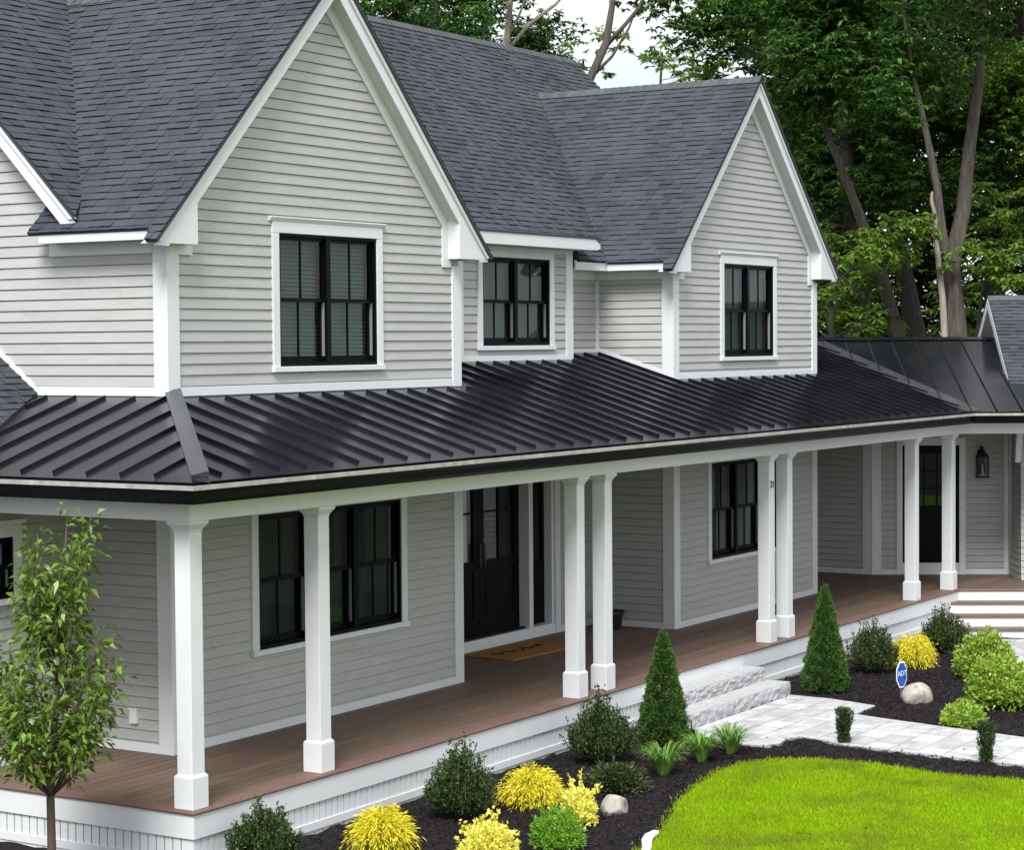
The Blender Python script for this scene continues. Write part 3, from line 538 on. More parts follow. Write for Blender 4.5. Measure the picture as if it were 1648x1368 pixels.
# ---- windows
def window(F, win, units, head=True, trim=.105, gl='glass', slat=.042, blind=True, headh=.115, sill=.055):
    s0, s1, z0, z1 = win; fr = MB(); tr = MB(); pn = MB(); bl = MB(); lis = []; W = (s1-s0)/units
    for a, b, c, d in ((s0, s0+.03, z0, z1), (s1-.03, s1, z0, z1), (s0+.03, s1-.03, z1-.03, z1), (s0+.03, s1-.03, z0, z0+.04)): fr.fbox(F, a, b, c, d, -.10, .018)
    for u in range(1, units): fr.fbox(F, s0+u*W-.035, s0+u*W+.035, z0+.04, z1-.03, -.10, .012)
    for u in range(units):
        a = s0+u*W+(.03 if u == 0 else .035); b = s0+(u+1)*W-(.03 if u == units-1 else .035); c, d = z0+.04, z1-.03; m = (c+d)/2
        for lo, hi, o, w_ in ((m-.02, d, -.022, .034), (c, m+.02, -.055, .04)):
            fr.fbox(F, a, a+w_, lo, hi, o-.025, o); fr.fbox(F, b-w_, b, lo, hi, o-.025, o); fr.fbox(F, a+w_, b-w_, lo, lo+(.04 if lo > c else .06), o-.025, o); fr.fbox(F, a+w_, b-w_, hi-.035, hi, o-.025, o)
            mid = (a+b)/2; fr.fbox(F, mid-.011, mid+.011, lo+.04, hi-.035, o-.02, o-.004); pn.quad(F.p(a+w_, lo+.03, o-.0125), F.p(b-w_, lo+.03, o-.0125), F.p(b-w_, hi-.03, o-.0125), F.p(a+w_, hi-.03, o-.0125))
        li = MB(); li.fbox(F, b-.004, b-.0005, c+.06, m-.022, -.054, -.02); lis.append(li)
        z = c+.02
        while z < d-.02 and blind:
            bl.quad(F.p(a, z, -.112), F.p(b, z, -.112), F.p(b, z+slat*.97, -.135), F.p(a, z+slat*.97, -.135)); z += slat
    fr.fbox(F, s0, s1, z0, z1, -.30, -.29)
    w_ = fr.build('window', 'frame_black', house)
    pn.build('pane', gl, w_); [li.build('jamb_liner', 'liner', w_) for li in lis]
    if blind: bl.build('blind', 'blind', w_)
    tr.fbox(F, s0-trim, s0, z0, z1, 0, .032); tr.fbox(F, s1, s1+trim, z0, z1, 0, .032)
    if head:
        tr.fbox(F, s0-trim, s1+trim, z1, z1+headh, 0, .034)
        tr.fprism(FR(F.p(s0-trim-.045, 0, 0), F.n, F.s), [(0, z1+headh+.001), (.036, z1+headh+.001), (.040, z1+headh+.01), (.055, z1+headh+.036), (.055, z1+headh+.046), (0, z1+headh+.046)], 0, s1-s0+2*trim+.09)
    else: tr.fbox(F, s0-trim, s1+trim, z1, z1+.08, 0, .034)
    tr.fbox(F, s0-trim-.01, s1+trim+.01, z0-sill, z0, 0, .05)
    tr.build('trim', 'white_paint', w_, bevel=.004)
    return w_
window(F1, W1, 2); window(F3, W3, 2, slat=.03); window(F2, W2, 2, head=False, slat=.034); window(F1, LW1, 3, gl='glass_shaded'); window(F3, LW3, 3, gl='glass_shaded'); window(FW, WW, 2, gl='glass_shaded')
# ---- front entrance: double door with sidelights
ent = MB()
for a, b, c, d in ((8.06, 8.16, .141, 2.5), (10.10, 10.20, .141, 2.5), (10.72, 10.78, .141, 2.5), (7.5, 7.56, .141, 2.5)): ent.fbox(FD, a, b, c, d, -.16, -.0)
ent.fbox(FD, 7.5, 10.78, .0, .14, -.16, .012); ent.fbox(FD, 7.4, 7.5, 0, 2.5, 0, .03); ent.fbox(FD, 10.78, 10.9, 0, 2.5, 0, .03); ent.fbox(FD, 10.10, 10.20, .141, 2.5, .0005, .03)
P_(ent, 'door_frame', 'white_paint', bevel=.003)
def leaf(s0, s1, name='door'):
    F = FD; o = -.12; b = MB(); g = MB(); z0, z1 = .165, 2.45; st = .12
    b.fbox(F, s0, s0+st, z0, z1, o-.045, o); b.fbox(F, s1-st, s1, z0, z1, o-.045, o); b.fbox(F, s0+st, s1-st, z0, .38, o-.045, o); b.fbox(F, s0+st, s1-st, .98, 1.10, o-.045, o); b.fbox(F, s0+st, s1-st, 2.33, z1, o-.045, o); b.fbox(F, s0+st, s1-st, .38, .98, o-.04, o-.014); b.fbox(F, s0+st+.06, s1-st-.06, .44, .92, o-.014, o-.004)
    mid = (s0+s1)/2; b.fbox(F, mid-.012, mid+.012, 1.10, 2.33, o-.035, o-.005); b.fbox(F, s0+st, mid-.0125, 1.70, 1.725, o-.035, o-.005); b.fbox(F, mid+.0125, s1-st, 1.70, 1.725, o-.035, o-.005)
    d = b.build(name, 'frame_black', house); g.quad(F.p(s0+st, 1.1, o-.022), F.p(s1-st, 1.1, o-.022), F.p(s1-st, 2.33, o-.022), F.p(s0+st, 2.33, o-.022)); g.build('pane', 'glass_door', d)
    return d
d1 = leaf(8.17, 9.122); d2_ = leaf(9.128, 10.09)
for d, s in ((d1, 9.07), (d2_, 9.18)):
    h = MB(); h.tube([FD.p(s, 1.02, -.12), FD.p(s, 1.02, -.06), FD.p(s, 1.32, -.06), FD.p(s, 1.32, -.12)], .011, 8); h.build('handle', 'cap_metal', d)
for a, b in ((10.21, 10.71), (7.57, 8.05)):
    sl = MB(); g = MB()
    for p, q, c, e_ in ((a, a+.07, .15, 2.45), (b-.07, b, .15, 2.45), (a+.07, b-.07, .15, .98), (a+.07, b-.07, 2.36, 2.45)): sl.fbox(FD, p, q, c, e_, -.15, -.11)
    so = sl.build('sidelight', 'frame_black', house); a, b = a+.07, b-.07; g.quad(FD.p(a, .98, -.13), FD.p(b, .98, -.13), FD.p(b, 2.36, -.13), FD.p(a, 2.36, -.13)); g.build('pane', 'glass_door', so)
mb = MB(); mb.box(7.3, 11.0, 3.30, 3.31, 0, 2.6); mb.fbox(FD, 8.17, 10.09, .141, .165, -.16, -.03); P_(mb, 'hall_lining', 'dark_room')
# ---- side door on the angled link
mb = MB(); mb.fbox(FK, KD[0]-.10, KD[0], .0, 2.12, 0, .03); mb.fbox(FK, KD[1], KD[1]+.10, 0, 2.12, 0, .03); mb.fbox(FK, KD[0]-.10, KD[1]+.10, 2.12, 2.25, 0, .032); mb.fbox(FK, KD[0], KD[1], .0, .19, -.08, .015); P_(mb, 'door_frame', 'white_paint', bevel=.003)
b = MB(); g = MB(); s0, s1 = KD; o = -.03
b.fbox(FK, s0, s0+.14, .19, 2.12, o-.04, o); b.fbox(FK, s1-.14, s1, .19, 2.12, o-.04, o); b.fbox(FK, s0+.14, s1-.14, 1.98, 2.12, o-.04, o); b.fbox(FK, s0+.14, s1-.14, .19, .36, o-.04, o); b.fbox(FK, s0+.14, s1-.14, .88, 1.13, o-.04, o); b.fbox(FK, s0+.14, s1-.14, .36, .88, o-.04, o-.015)
for i in (1, 2):
    ss = s0+.14+(s1-s0-.28)*i/3; b.fbox(FK, ss-.012, ss+.012, 1.13, 1.98, o-.03, o-.002); zz = 1.13+.85*i/3
    for j in range(3): a = s0+.14+(s1-s0-.28)*j/3; b.fbox(FK, a+.0125, a+(s1-s0-.28)/3-.0125, zz-.011, zz+.011, o-.03, o-.003)
sdoor = b.build('door', 'frame_black', house); g.quad(FK.p(s0+.14, 1.13, o-.02), FK.p(s1-.14, 1.13, o-.02), FK.p(s1-.14, 1.98, o-.02), FK.p(s0+.14, 1.98, o-.02)); g.build('pane', 'glass_door', sdoor)
cu = MB(); n_ = 26  # pale wavy sheet added to stand in for a reflection in the left door glass
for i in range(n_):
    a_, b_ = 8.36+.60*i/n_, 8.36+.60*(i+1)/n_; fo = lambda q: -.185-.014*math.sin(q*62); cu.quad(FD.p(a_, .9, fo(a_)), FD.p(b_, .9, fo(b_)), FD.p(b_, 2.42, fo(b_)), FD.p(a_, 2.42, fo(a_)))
cu.build('reflection_sheet', 'reflection_sheet', house)
h = MB(); h.tube([FK.p(s1-.07, 1.0, o), FK.p(s1-.07, 1.0, o+.05), FK.p(s1-.17, 1.0, o+.05)], .011, 8); h.build('handle', 'steel', sdoor)
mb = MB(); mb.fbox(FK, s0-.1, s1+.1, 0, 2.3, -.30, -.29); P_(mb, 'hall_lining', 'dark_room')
# outlet cover
mb = MB(); mb.fbox(FL, 2.16, 2.25, .265, .395, .005, .05); mb.fbox(FL, 2.15, 2.26, .395, .41, .005, .058); tag(P_(mb, 'outlet_cover', 'plastic_white', bevel=.006))
# ================================================================== garage at the end of the link
GA = E2+D2*.83; gar = thing('garage', tuple(GA+np.array([0, 0, -3.4])), 'grey garage with small shingled gable rising behind the angled porch link', 'garage')
gar.location = (0, 0, 0)
FG = FR(np.array([*(E2+D2*1.05)[:2], 0]), -N2, -D2)        # end wall of the garage, s = inward from the porch edge
siding('wall', FG, [(1.55, -.6), (6.6, -.6), (6.6, 3.0), (5.1, 3.0), (3.36, 4.25), (1.55, 2.99)], parent=gar, e=.105)
FG2 = FR(FG.p(1.55, 0, 0), D2, N2); siding('wall', FG2, [(0, -.6), (7, -.6), (7, 2.9), (0, 2.9)], parent=gar)
mb = MB(); mb.fbox(FG, 2.55, 2.60, 0, 2.5, .0, .02); mb.build('corner_board', 'white_paint', gar)
mb = MB(); mb.fprism(FG, [(1.56, 1.88), (1.66, 1.88), (1.62, 2.40), (1.40, 2.52), (1.40, 2.40)], .0, .09); mb.build('eave_bracket', 'white_paint', gar)
zr = 4.56; hw = 2.25; slope = .69
for dd in (1, -1):
    a = np.array(FG.p(3.36, zr, .22)); dn = np.array(FG.n)*0+(N2*dd)*hw-np.array([0, 0, hw*slope])
    Fq = RF(a+dn, D2, -dn); L = 7; shingles('roof', Fq, [tuple((a+dn)[:2]), tuple((a+dn+D2*L)[:2]), tuple((a+D2*L)[:2]), tuple(a[:2])], gar)
rk = MB()
for d in (1, -1):
    rk.fprism(FG, [(3.36, zr-.03), (3.36-d*(hw-.35), zr-.03-(hw-.35)*slope), (3.36-d*(hw-.35), zr-.20-(hw-.35)*slope), (3.36, zr-.20)], .19, .225)
rk.build('rake_board', 'white_paint', gar)
sf = MB()
for d in (1, -1): sf.fprism(FG, [(3.36, zr-.16), (3.36-d*(hw-.35), zr-.16-(hw-.35)*slope), (3.36-d*(hw-.35), zr-.18-(hw-.35)*slope), (3.36, zr-.18)], .0, .19); sf.fprism(FG, [(3.36, zr-.19), (3.36-d*(hw-.35), zr-.19-(hw-.35)*slope), (3.36-d*(hw-.35), zr-.33-(hw-.35)*slope), (3.36, zr-.33)], .0, .03)
sf.build('rake_frieze', 'white_paint', gar)
mb = MB(); a = np.array(FG.p(3.36, zr+.02, .22)); 
for dd in (1, -1):
    dn = N2*dd-np.array([0, 0, slope]); dn = dn/np.linalg.norm(dn)*.15; mb.quad(a, a+D2*7, a+D2*7+dn, a+dn)
mb.build('ridge_cap', 'ridge_shingle', gar)
# ================================================================== things on and around the porch
# lantern
Lp = np.array(FK.p(1.757, 1.60, .0)); lan = thing('wall_lantern', tuple(Lp), 'black box lantern with clear glass on the wall beside the side door', 'lantern')
FLn = FR((0, 0, 0), D2, N2); b = MB(); b.fbox(FLn, -.06, .06, .06, .44, .012, .03); b.fbox(FLn, -.02, .02, .40, .50, .03, .12); b.fbox(FLn, -.035, .035, .40, .43, .03, .15); b.build('back_plate', 'frame_black', lan)
b = MB()
for s_ in (-.09, .078):
    for o_ in (.04, .208): b.fbox(FLn, s_, s_+.012, .02, .34, o_, o_+.012)
b.fbox(FLn, -.095, .095, .0, .022, .035, .225); b.fprism(FLn, [(-.095, .34), (.095, .34), (.05, .40), (-.05, .40)], .035, .225); cage = b.build('cage', 'frame_black', lan)
g = MB(); g.fbox(FLn, -.08, .08, .024, .338, .05, .21); g.build('glass', 'glass_clear', lan); b = MB(); b.lathe(tuple(FLn.p(0, .03, .13)), [(.02, 0), (.02, .12), (.012, .17), (.004, .2)], 10); b.build('candle', 'candle_cream', lan)
# door mat
dm = thing('doormat', (9.03, 2.45, .002), 'tan coir doormat with dark cursive script before the front door', 'doormat', rz=R(-3))
b = MB(); b.box(-.66, .95, -.42, .38, 0, .016); b.build('mat_body', 'mat_coir', dm, bevel=.004)
b = MB(); pts = []
for i in range(150):
    t = i/149*22; pts.append((-.46+1.12*i/149+.045*math.sin(t*1.1+.6), .02*math.sin(i*.09)+.085*math.sin(t*1.55)*(.55+.45*math.sin(i*.37)), .0165))
b.tube(pts, .0075, 4); b.build('script', 'ink', dm)
# pot
pt = thing('planter_pot', (11.52, 2.45, .001), 'empty black round planter pot against the recessed wall', 'planter'); b = MB(); b.lathe((0, 0, 0), [(.10, 0), (.115, .02), (.145, .20), (.16, .205), (.16, .245), (.145, .245), (.14, .20)], 24); b.build('pot', 'pot', pt, smooth=False)
b = MB(); b.lathe((0, 0, .18), [(.139, 0), (.137, .02)], 20); b.build('soil', 'soil', pt)
# granite steps
def rough_block(name, x0, x1, y0, y1, z0, z1, label):
    t = thing(name, (x0, y0, z0), label, 'step', 'granite steps up to the front porch'); b = MB(); nx, nz = 64, 7; L, D, H = x1-x0, y1-y0, z1-z0; hf = rng.normal(size=(nz+1, nx+1)); hf = (hf+np.roll(hf, 1, 1)+np.roll(hf, 1, 0)+np.roll(hf, -1, 1))/4
    V = [(L*i/nx, (0 if j in (nz,) else -.010+.016*hf[j, i]), H*j/nz) for j in range(nz+1) for i in range(nx+1)]
    b.add(V, [(j*(nx+1)+i, j*(nx+1)+i+1, (j+1)*(nx+1)+i+1, (j+1)*(nx+1)+i) for j in range(nz) for i in range(nx)])
    ny = 8; V = [(0 if k == 0 else L, D*i/ny, H*j/nz) if False else ((0 if k == 0 else L)+(.008*rng.normal() if 0 < j < nz else 0), D*i/ny, H*j/nz) for k in (0, 1) for j in range(nz+1) for i in range(ny+1)]
    m = (nz+1)*(ny+1); b.add(V, [(k*m+j*(ny+1)+i, k*m+j*(ny+1)+i+1, k*m+(j+1)*(ny+1)+i+1, k*m+(j+1)*(ny+1)+i) for k in (0, 1) for j in range(nz) for i in range(ny)])
    b.build('riser', 'granite', t); q = MB(); q.box(-.002, L+.002, -.004, D, H-.012, H+.002); q.build('tread', 'granite_top', t)
rough_block('granite_step', 7.75, 10.42, -.64, -.03, -.52, -.325, 'lower rough granite step at the head of the paved walkway')
rough_block('granite_step', 7.75, 10.36, -.33, -.035, -.322, -.165, 'upper rough granite step against the white porch edge')
# porch stairs on the angled side
st = thing('porch_stairs', (0, 0, 0), 'white risers and brown treads of wooden stairs below the angled porch edge', 'stairs')
S0 = np.array([PL, 0, 0]); FS = FR(S0, D2, N2); r = MB(); q = MB()
for i in range(3):
    z = -.167*(i+1); o0, o1 = .03+.27*i, .03+.27*(i+1)
    q.fbox(FS, -.17, 1.9, z-.03, z, o0-.001, o1+.02); r.fbox(FS, -.15, 1.9, z-.167, z-.0305, o1-.02, o1)
eave('fascia', [(-6, -.37, 2.49, 2.515, 2.56, 2.70)]); eave('soffit', [(-6, -.37, 2.517, 2.8, 2.565, 2.58)], m='soffit_paint')
for i in range(3): r.fprism(FS, [(1.90, -.167*(i+1)-.03), (1.92, -.167*(i+1)-.03), (1.92, -.66), (1.90, -.66)], .03+.27*i, .03+.27*(i+1)-.02)
for i in range(3): r.fprism(FS, [(-.17, -.167*(i+1)-.03), (-.15, -.167*(i+1)-.03), (-.15, -.66), (-.17, -.66)], .03+.27*i, .03+.27*(i+1)-.02)
q.build('tread', 'deck', st); r.build('riser', 'white_paint', st)
# yard sign
sg = thing('yard_sign', (10.76, -1.95, -.5), 'small blue octagonal security sign on a stake by the boulder', 'sign')
b = MB(); b.box(-.011, .011, .004, .014, -.05, .22); b.build('stake', 'steel', sg)
oc = lambda r_, y0, y1: MB().prism([(r_*.80*math.cos(R(22.5+45*k))/math.cos(R(22.5)), y0, .37+r_*1.25*math.sin(R(22.5+45*k))/math.cos(R(22.5))) for k in range(8)], (0, y1-y0, 0))
b = oc(.150, -.004, .004); b.build('border', 'sign_white', sg); b = oc(.132, -.008, -.0045); b.build('panel', 'sign_blue', sg)
text_mesh('lettering', 'ADT', .10, Matrix.Translation((0, -.0105, .385)) @ Matrix.Rotation(R(90), 4, 'X') @ Matrix.Scale(1.05, 4, (0, 1, 0)), 'sign_white', sg, .001)
sg.rotation_euler = (0, 0, R(-18)); sg.scale = (.8, .8, .85)
# boulders
def boulder(name, loc, rx, ry, rz_, label, seed):
    r0 = np.random.default_rng(seed); b = MB(); n, m = 28, 16; dirs = r0.normal(size=(9, 3)); dirs /= np.linalg.norm(dirs, axis=1, keepdims=True); cutd = r0.uniform(.72, 1.0, 9)
    V = []
    for j in range(m+1):
        for i in range(n):
            th, ph = 2*math.pi*i/n, math.pi*(j/m-.5); d = np.array([math.cos(ph)*math.cos(th), math.cos(ph)*math.sin(th), math.sin(ph)]); r = 1.0
            for k in range(9):
                c = d @ dirs[k]
                if c > .1: r = min(r, cutd[k]/c)
            V.append((d[0]*r*rx, d[1]*r*ry, d[2]*r*rz_))
    b.add(V, [(j*n+i, j*n+(i+1) % n, (j+1)*n+(i+1) % n, (j+1)*n+i) for j in range(m) for i in range(n)]); o = b.build(name, 'boulder', smooth=True, loc=loc); s = o.modifiers.new('s', 'SUBSURF'); s.levels = s.render_levels = 1
    return tag(o, label, 'boulder')
boulder('boulder', (10.80, -2.13, -.46), .225, .19, .195, 'pale rounded boulder in black mulch behind the blue sign', 3)
boulder('boulder', (3.70, -1.92, -.46), .15, .13, .14, 'small cream stone beside the yellow leafed shrub near the lawn', 8)
# white bent strip at the lawn corner
b = MB(); pth = [(2.30, -2.98, -.47), (2.5, -2.90, -.468), (2.68, -2.80, -.462), (2.84, -2.74, -.455), (2.98, -2.735, -.445)]
for i in range(len(pth)-1):
    p, q = np.array(pth[i]), np.array(pth[i+1]); wa, wb = (.03, .045, .05, .045, .03)[i:i+2]; b.hexa([p+(0, -wa, -.02), p+(0, wa, -.02), p+(0, wa, .008), p+(0, -wa, .008)], [q+(0, -wb, -.02), q+(0, wb, -.02), q+(0, wb, .008), q+(0, -wb, .008)])
tag(b.build('drain_spout', 'plastic_white', bevel=.005), 'white plastic drain spout end lying at the lawn edge', 'drain spout')
# ================================================================== planting
def plant(name, loc, label, cat, group=None): return thing(name, (loc[0], loc[1], float(gz(loc[0]))), label, cat, group)
def stems(parent, n, spread, h, r=.008, m='twig'):
    b = MB()
    for i in range(n):
        a = random.uniform(0, 6.28); q = random.uniform(.3, 1)*spread; b.tube([(0.02*math.cos(a), .02*math.sin(a), -.03), (q*.5*math.cos(a), q*.5*math.sin(a), h*.5), (q*math.cos(a), q*math.sin(a), h)], [r, r*.8, r*.4], 6)
    return b.build('stem', m, parent)
def clumps(k, rx, rz, h0, lump=.18, nl=26, flat=.15):
    """points spread through a lumpy dome: heavier near the outside"""
    d = unit(k); d[:, 2] = np.abs(d[:, 2])*1.0-flat*rng.random(k); L = unit(nl); L[:, 2] = np.abs(L[:, 2]); amp = rng.uniform(-lump, lump, nl)
    bump_ = (np.exp(-(1-d @ L.T)*14)*amp).sum(1); r = (rng.random(k)**.38)*(1+bump_); P = d*r[:, None]*np.array([rx, rx, rz]); P[:, 2] += h0
    return P, d, r
def shrub(name, loc, label, cat, group, rx, rz, k, ln, wd, m, lump=.2, h0=None, outw=.6, upw=.4, rnd=.6, shape=.45, droop=0, stem=True, flat=.15, spr=.07):
    t = plant(name, loc, label, cat, group); h0 = rz*.12 if h0 is None else h0; P, d, r = clumps(k, rx, rz, h0, lump, flat=flat)
    sh = unit(int(k/70)); sh[:, 2] = np.abs(sh[:, 2]); ss = np.repeat(sh, 14, 0); uu = rng.uniform(.78, 1.0+spr*1.7, len(ss))[:, None]; PS = ss*uu*np.array([rx, rx, rz])*(1+spr*np.repeat(rng.normal(0, 1, (len(sh), 1)), 14, 0)); PS[:, 2] += h0+.02; PS += rng.normal(0, ln*.22, PS.shape)
    P = np.concatenate([P, PS]); d = np.concatenate([d, ss]); ok = P[:, 2] > .01; P, d = P[ok], d[ok]; n = len(P); ax = d*outw+np.array([0, 0, upw])+rng.normal(0, rnd, (n, 3)); nr = d*.6+rng.normal(0, .6, (n, 3))+np.array([0, 0, .5])
    leaves('foliage', P, ax, nr, rng.uniform(.7, 1.25, n)*ln, rng.uniform(.75, 1.2, n)*wd, m, t, shape, droop)
    if stem: stems(t, 7, rx*.6, rz*.6)
    return t
def cone(name, loc, label, group, h, r, k):
    t = plant(name, loc, label, 'spruce', group); z = h*(1-np.sqrt(rng.random(k))); a = rng.uniform(0, 6.28, k); z = np.clip(z, .03, h)
    lum = .07*np.sin(a*5+z*14)+.07*np.sin(a*9-z*23)+.06*np.sin(z*38+a*3)+.05*np.sin(a*17+z*51); rr = r*(1-z/h)**.82*(1+lum)*np.minimum(1, .82+z*1.2)*(rng.random(k)**.16)
    d = np.stack([np.cos(a), np.sin(a), np.full(k, .55)], 1); P = np.stack([rr*np.cos(a), rr*np.sin(a), z], 1); ax = d+rng.normal(0, .45, (k, 3)); leaves('foliage', P, ax, rng.normal(0, 1, (k, 3)), rng.uniform(.025, .05, k), rng.uniform(.008, .014, k), 'leaf_spruce', t)
    b = MB(); b.tube([(0, 0, -.05), (0, 0, h*.8)], [.03, .01], 8); b.build('trunk', 'twig', t); return t
cone('conical_spruce', (6.80, -.80), 'dense conical dwarf spruce left of the granite steps', 'conical spruces flanking the granite steps', 1.27, .285, 32000)
cone('conical_spruce', (10.98, -.86), 'dense conical dwarf spruce right of the granite steps', 'conical spruces flanking the granite steps', 1.34, .29, 32000)
def upright(name, loc, label, group, h, r, nsh, m='leaf_box', ll=.035):
    """bushy evergreen made of many ascending leafy shoots"""
    t = plant(name, loc, label, 'evergreen shrub', group); P = []; A = []; st_ = MB()
    for i in range(nsh):
        a = rng.uniform(0, 6.28); tilt = rng.random()**.7; end = np.array([r*tilt*math.cos(a)*rng.uniform(.8, 1.12), r*tilt*math.sin(a)*rng.uniform(.8, 1.12), h*(1-.55*tilt**2.2)*(rng.uniform(.62, .95) if i % 6 else rng.uniform(.95, 1.16))])
        s0 = np.array([end[0]*.35, end[1]*.35, .04]); mid = (s0+end)/2+np.array([end[0]*.32, end[1]*.32, -.02]); n = 46
        u = rng.uniform(.12, 1, n)[:, None]; pt_ = (1-u)**2*s0+2*u*(1-u)*mid+u*u*end; P.append(pt_+rng.normal(0, .012, (n, 3))); dirv = (end-s0)/np.linalg.norm(end-s0); A.append(dirv*.6+rng.normal(0, .55, (n, 3))+np.array([0, 0, .25]))
        if i % 5 == 0: st_.tube([s0, mid, end], [.007, .005, .002], 5)
    P = np.concatenate(P); A = np.concatenate(A); k = len(P); leaves('foliage', P, A, rng.normal(0, 1, (k, 3))+np.array([0, 0, .5]), rng.uniform(.7, 1.25, k)*ll, rng.uniform(.4, .6, k)*ll, m, t); st_.build('stem', 'twig', t); return t
EG = 'dark evergreen shrubs along the porch skirt'
upright('evergreen_shrub', (.48, -.36), 'dark evergreen shrub at the porch corner below the first column', EG, .50, .31, 230)
upright('evergreen_shrub', (2.80, -.80), 'dark evergreen shrub between two yellow thread shrubs at the porch skirt', EG, .68, .33, 260)
upright('evergreen_shrub', (5.68, -.66), 'dark evergreen shrub beside the left conical spruce', EG, .70, .37, 280)
upright('evergreen_shrub', (12.72, -.78), 'dark evergreen shrub just right of the right conical spruce', EG, .66, .37, 260)
upright('evergreen_shrub', (15.40, -.78), 'dark evergreen shrub in front of the angled stairs', EG, .64, .38, 260)
def thread(name, loc, label, r, h, n):
    t = plant(name, loc, label, 'yellow shrub', 'golden thread shrubs'); P = []; A = []; L = []; lob = rng.uniform(0, 6.28, 3)
    for i in range(n):
        a = rng.uniform(0, 6.28); q = math.sqrt(rng.random()); irr = 1+.22*math.sin(a*2+lob[0])+.16*math.sin(a*5+lob[1]); top = np.array([r*.6*q*irr*math.cos(a), r*.6*q*irr*math.sin(a), h*(1-.5*q*q)*rng.uniform(.6, 1.12)]); out = np.array([math.cos(a), math.sin(a), 0])+rng.normal(0, .3, 3)
        ln_ = rng.uniform(.3, 1.15)*r*.7; m_ = 9; up_ = rng.uniform(.02, .22)*h
        for j in range(m_):
            u = j/m_; p = top+out*ln_*u*.9+np.array([0, 0, up_*math.sin(u*3.1)-h*.5*u**2.2]); dv = out*.8+np.array([0, 0, .45-1.5*u])
            if p[2] > 0: P.append(p+rng.normal(0, .007, 3)); A.append(dv+rng.normal(0, .3, 3)); L.append(.05)
    P = np.array(P); k = len(P); leaves('foliage', P, np.array(A), rng.normal(0, 1, (k, 3))+np.array([0, 0, .7]), np.array(L)*rng.uniform(.7, 1.5, k), .0085, 'leaf_yellow', t, shape=.5, droop=.1)
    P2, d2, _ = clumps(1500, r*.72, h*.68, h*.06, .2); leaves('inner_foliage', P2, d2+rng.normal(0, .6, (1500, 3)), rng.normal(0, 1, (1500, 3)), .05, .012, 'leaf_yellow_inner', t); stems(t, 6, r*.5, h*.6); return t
thread('thread_shrub', (1.33, -.97), 'golden yellow thread leaved shrub nearest the porch corner', .235, .36, 560)
thread('thread_shrub', (3.55, -1.12), 'golden yellow thread leaved shrub right of a dark evergreen, above the yellow euonymus', .27, .32, 600)
thread('thread_shrub', (13.62, -.98), 'golden yellow thread leaved shrub between dark evergreens near the angled stairs', .31, .38, 600)
EU = 'pale yellow variegated euonymus shrubs'
shrub('euonymus_shrub', (1.42, -1.98), 'pale yellow small leaved shrub cut by the bottom edge of the view', 'yellow shrub', EU, .25, .34, 2300, .038, .028, 'leaf_euonymus', lump=.35, upw=.5, spr=.09)
shrub('euonymus_shrub', (3.08, -1.90), 'pale yellow small leaved shrub beside the cream stone', 'yellow shrub', EU, .20, .33, 1700, .038, .028, 'leaf_euonymus', lump=.35, upw=.5, spr=.09)
shrub('mound_shrub', (2.28, -2.14), 'fresh green fine leaved mound between the two pale yellow shrubs', 'shrub', None, .235, .27, 6000, .036, .011, 'leaf_mound', lump=.1, upw=.3, spr=.04)
shrub('sprawling_shrub', (4.55, -1.46), 'low sprawling olive green shrub in front of the dark evergreen', 'shrub', None, .30, .22, 3000, .05, .016, 'leaf_sprawl', lump=.25, upw=.05, outw=1, rnd=.35)
LM = 'lime green shrubs by the right bed'
shrub('lime_shrub', (13.1, -2.15), 'bright lime shrub behind another, in front of the stairs landing', 'shrub', LM, .36, .50, 9000, .055, .028, 'leaf_lime', lump=.16, h0=.06, spr=.035)
shrub('lime_shrub', (10.95, -3.12), 'bright lime rounded shrub in the middle of the right bed', 'shrub', LM, .40, .40, 9000, .055, .028, 'leaf_lime', lump=.16, h0=.16, flat=.45, spr=.035)
shrub('mound_shrub', (9.5, -3.18), 'low lime green mound beside the walkway', 'shrub', None, .24, .22, 3600, .055, .022, 'leaf_lime', lump=.12, upw=.4, spr=.03)
def lily(loc, label, n=150, h=.40, r=.30):
    t = plant('daylily', loc, label, 'daylily', 'strap leaved daylilies at the walkway corner'); b = MB()
    for i in range(n):
        a = random.uniform(0, 6.28); L = random.uniform(.6, 1.1); out = np.array([math.cos(a), math.sin(a), 0]); sd_ = np.array([-out[1], out[0], 0])*.008; p0 = out*random.uniform(0, .05); hh = h*random.uniform(.65, 1.1); rr = r*L; ps = []
        for j in range(6):
            u = j/5; ps.append(p0+out*rr*u+np.array([0, 0, hh*(1.9*u-1.25*u*u) if u > 0 else 0]))
        vs = []
        for j, p in enumerate(ps): wv = 1-(j/5)**2*.95; vs += [p-sd_*wv, p+sd_*wv]
        b.add(vs, [(2*j, 2*j+1, 2*j+3, 2*j+2) for j in range(5)])
    b.build('foliage', 'leaf_lily', t)
    return t
lily((5.42, -1.52), 'strap leaved daylily clump beside the sprawling olive shrub'); lily((6.2, -1.55), 'strap leaved daylily clump, middle one in front of the spruce'); lily((6.75, -1.62), 'strap leaved daylily clump touching the paved walkway')
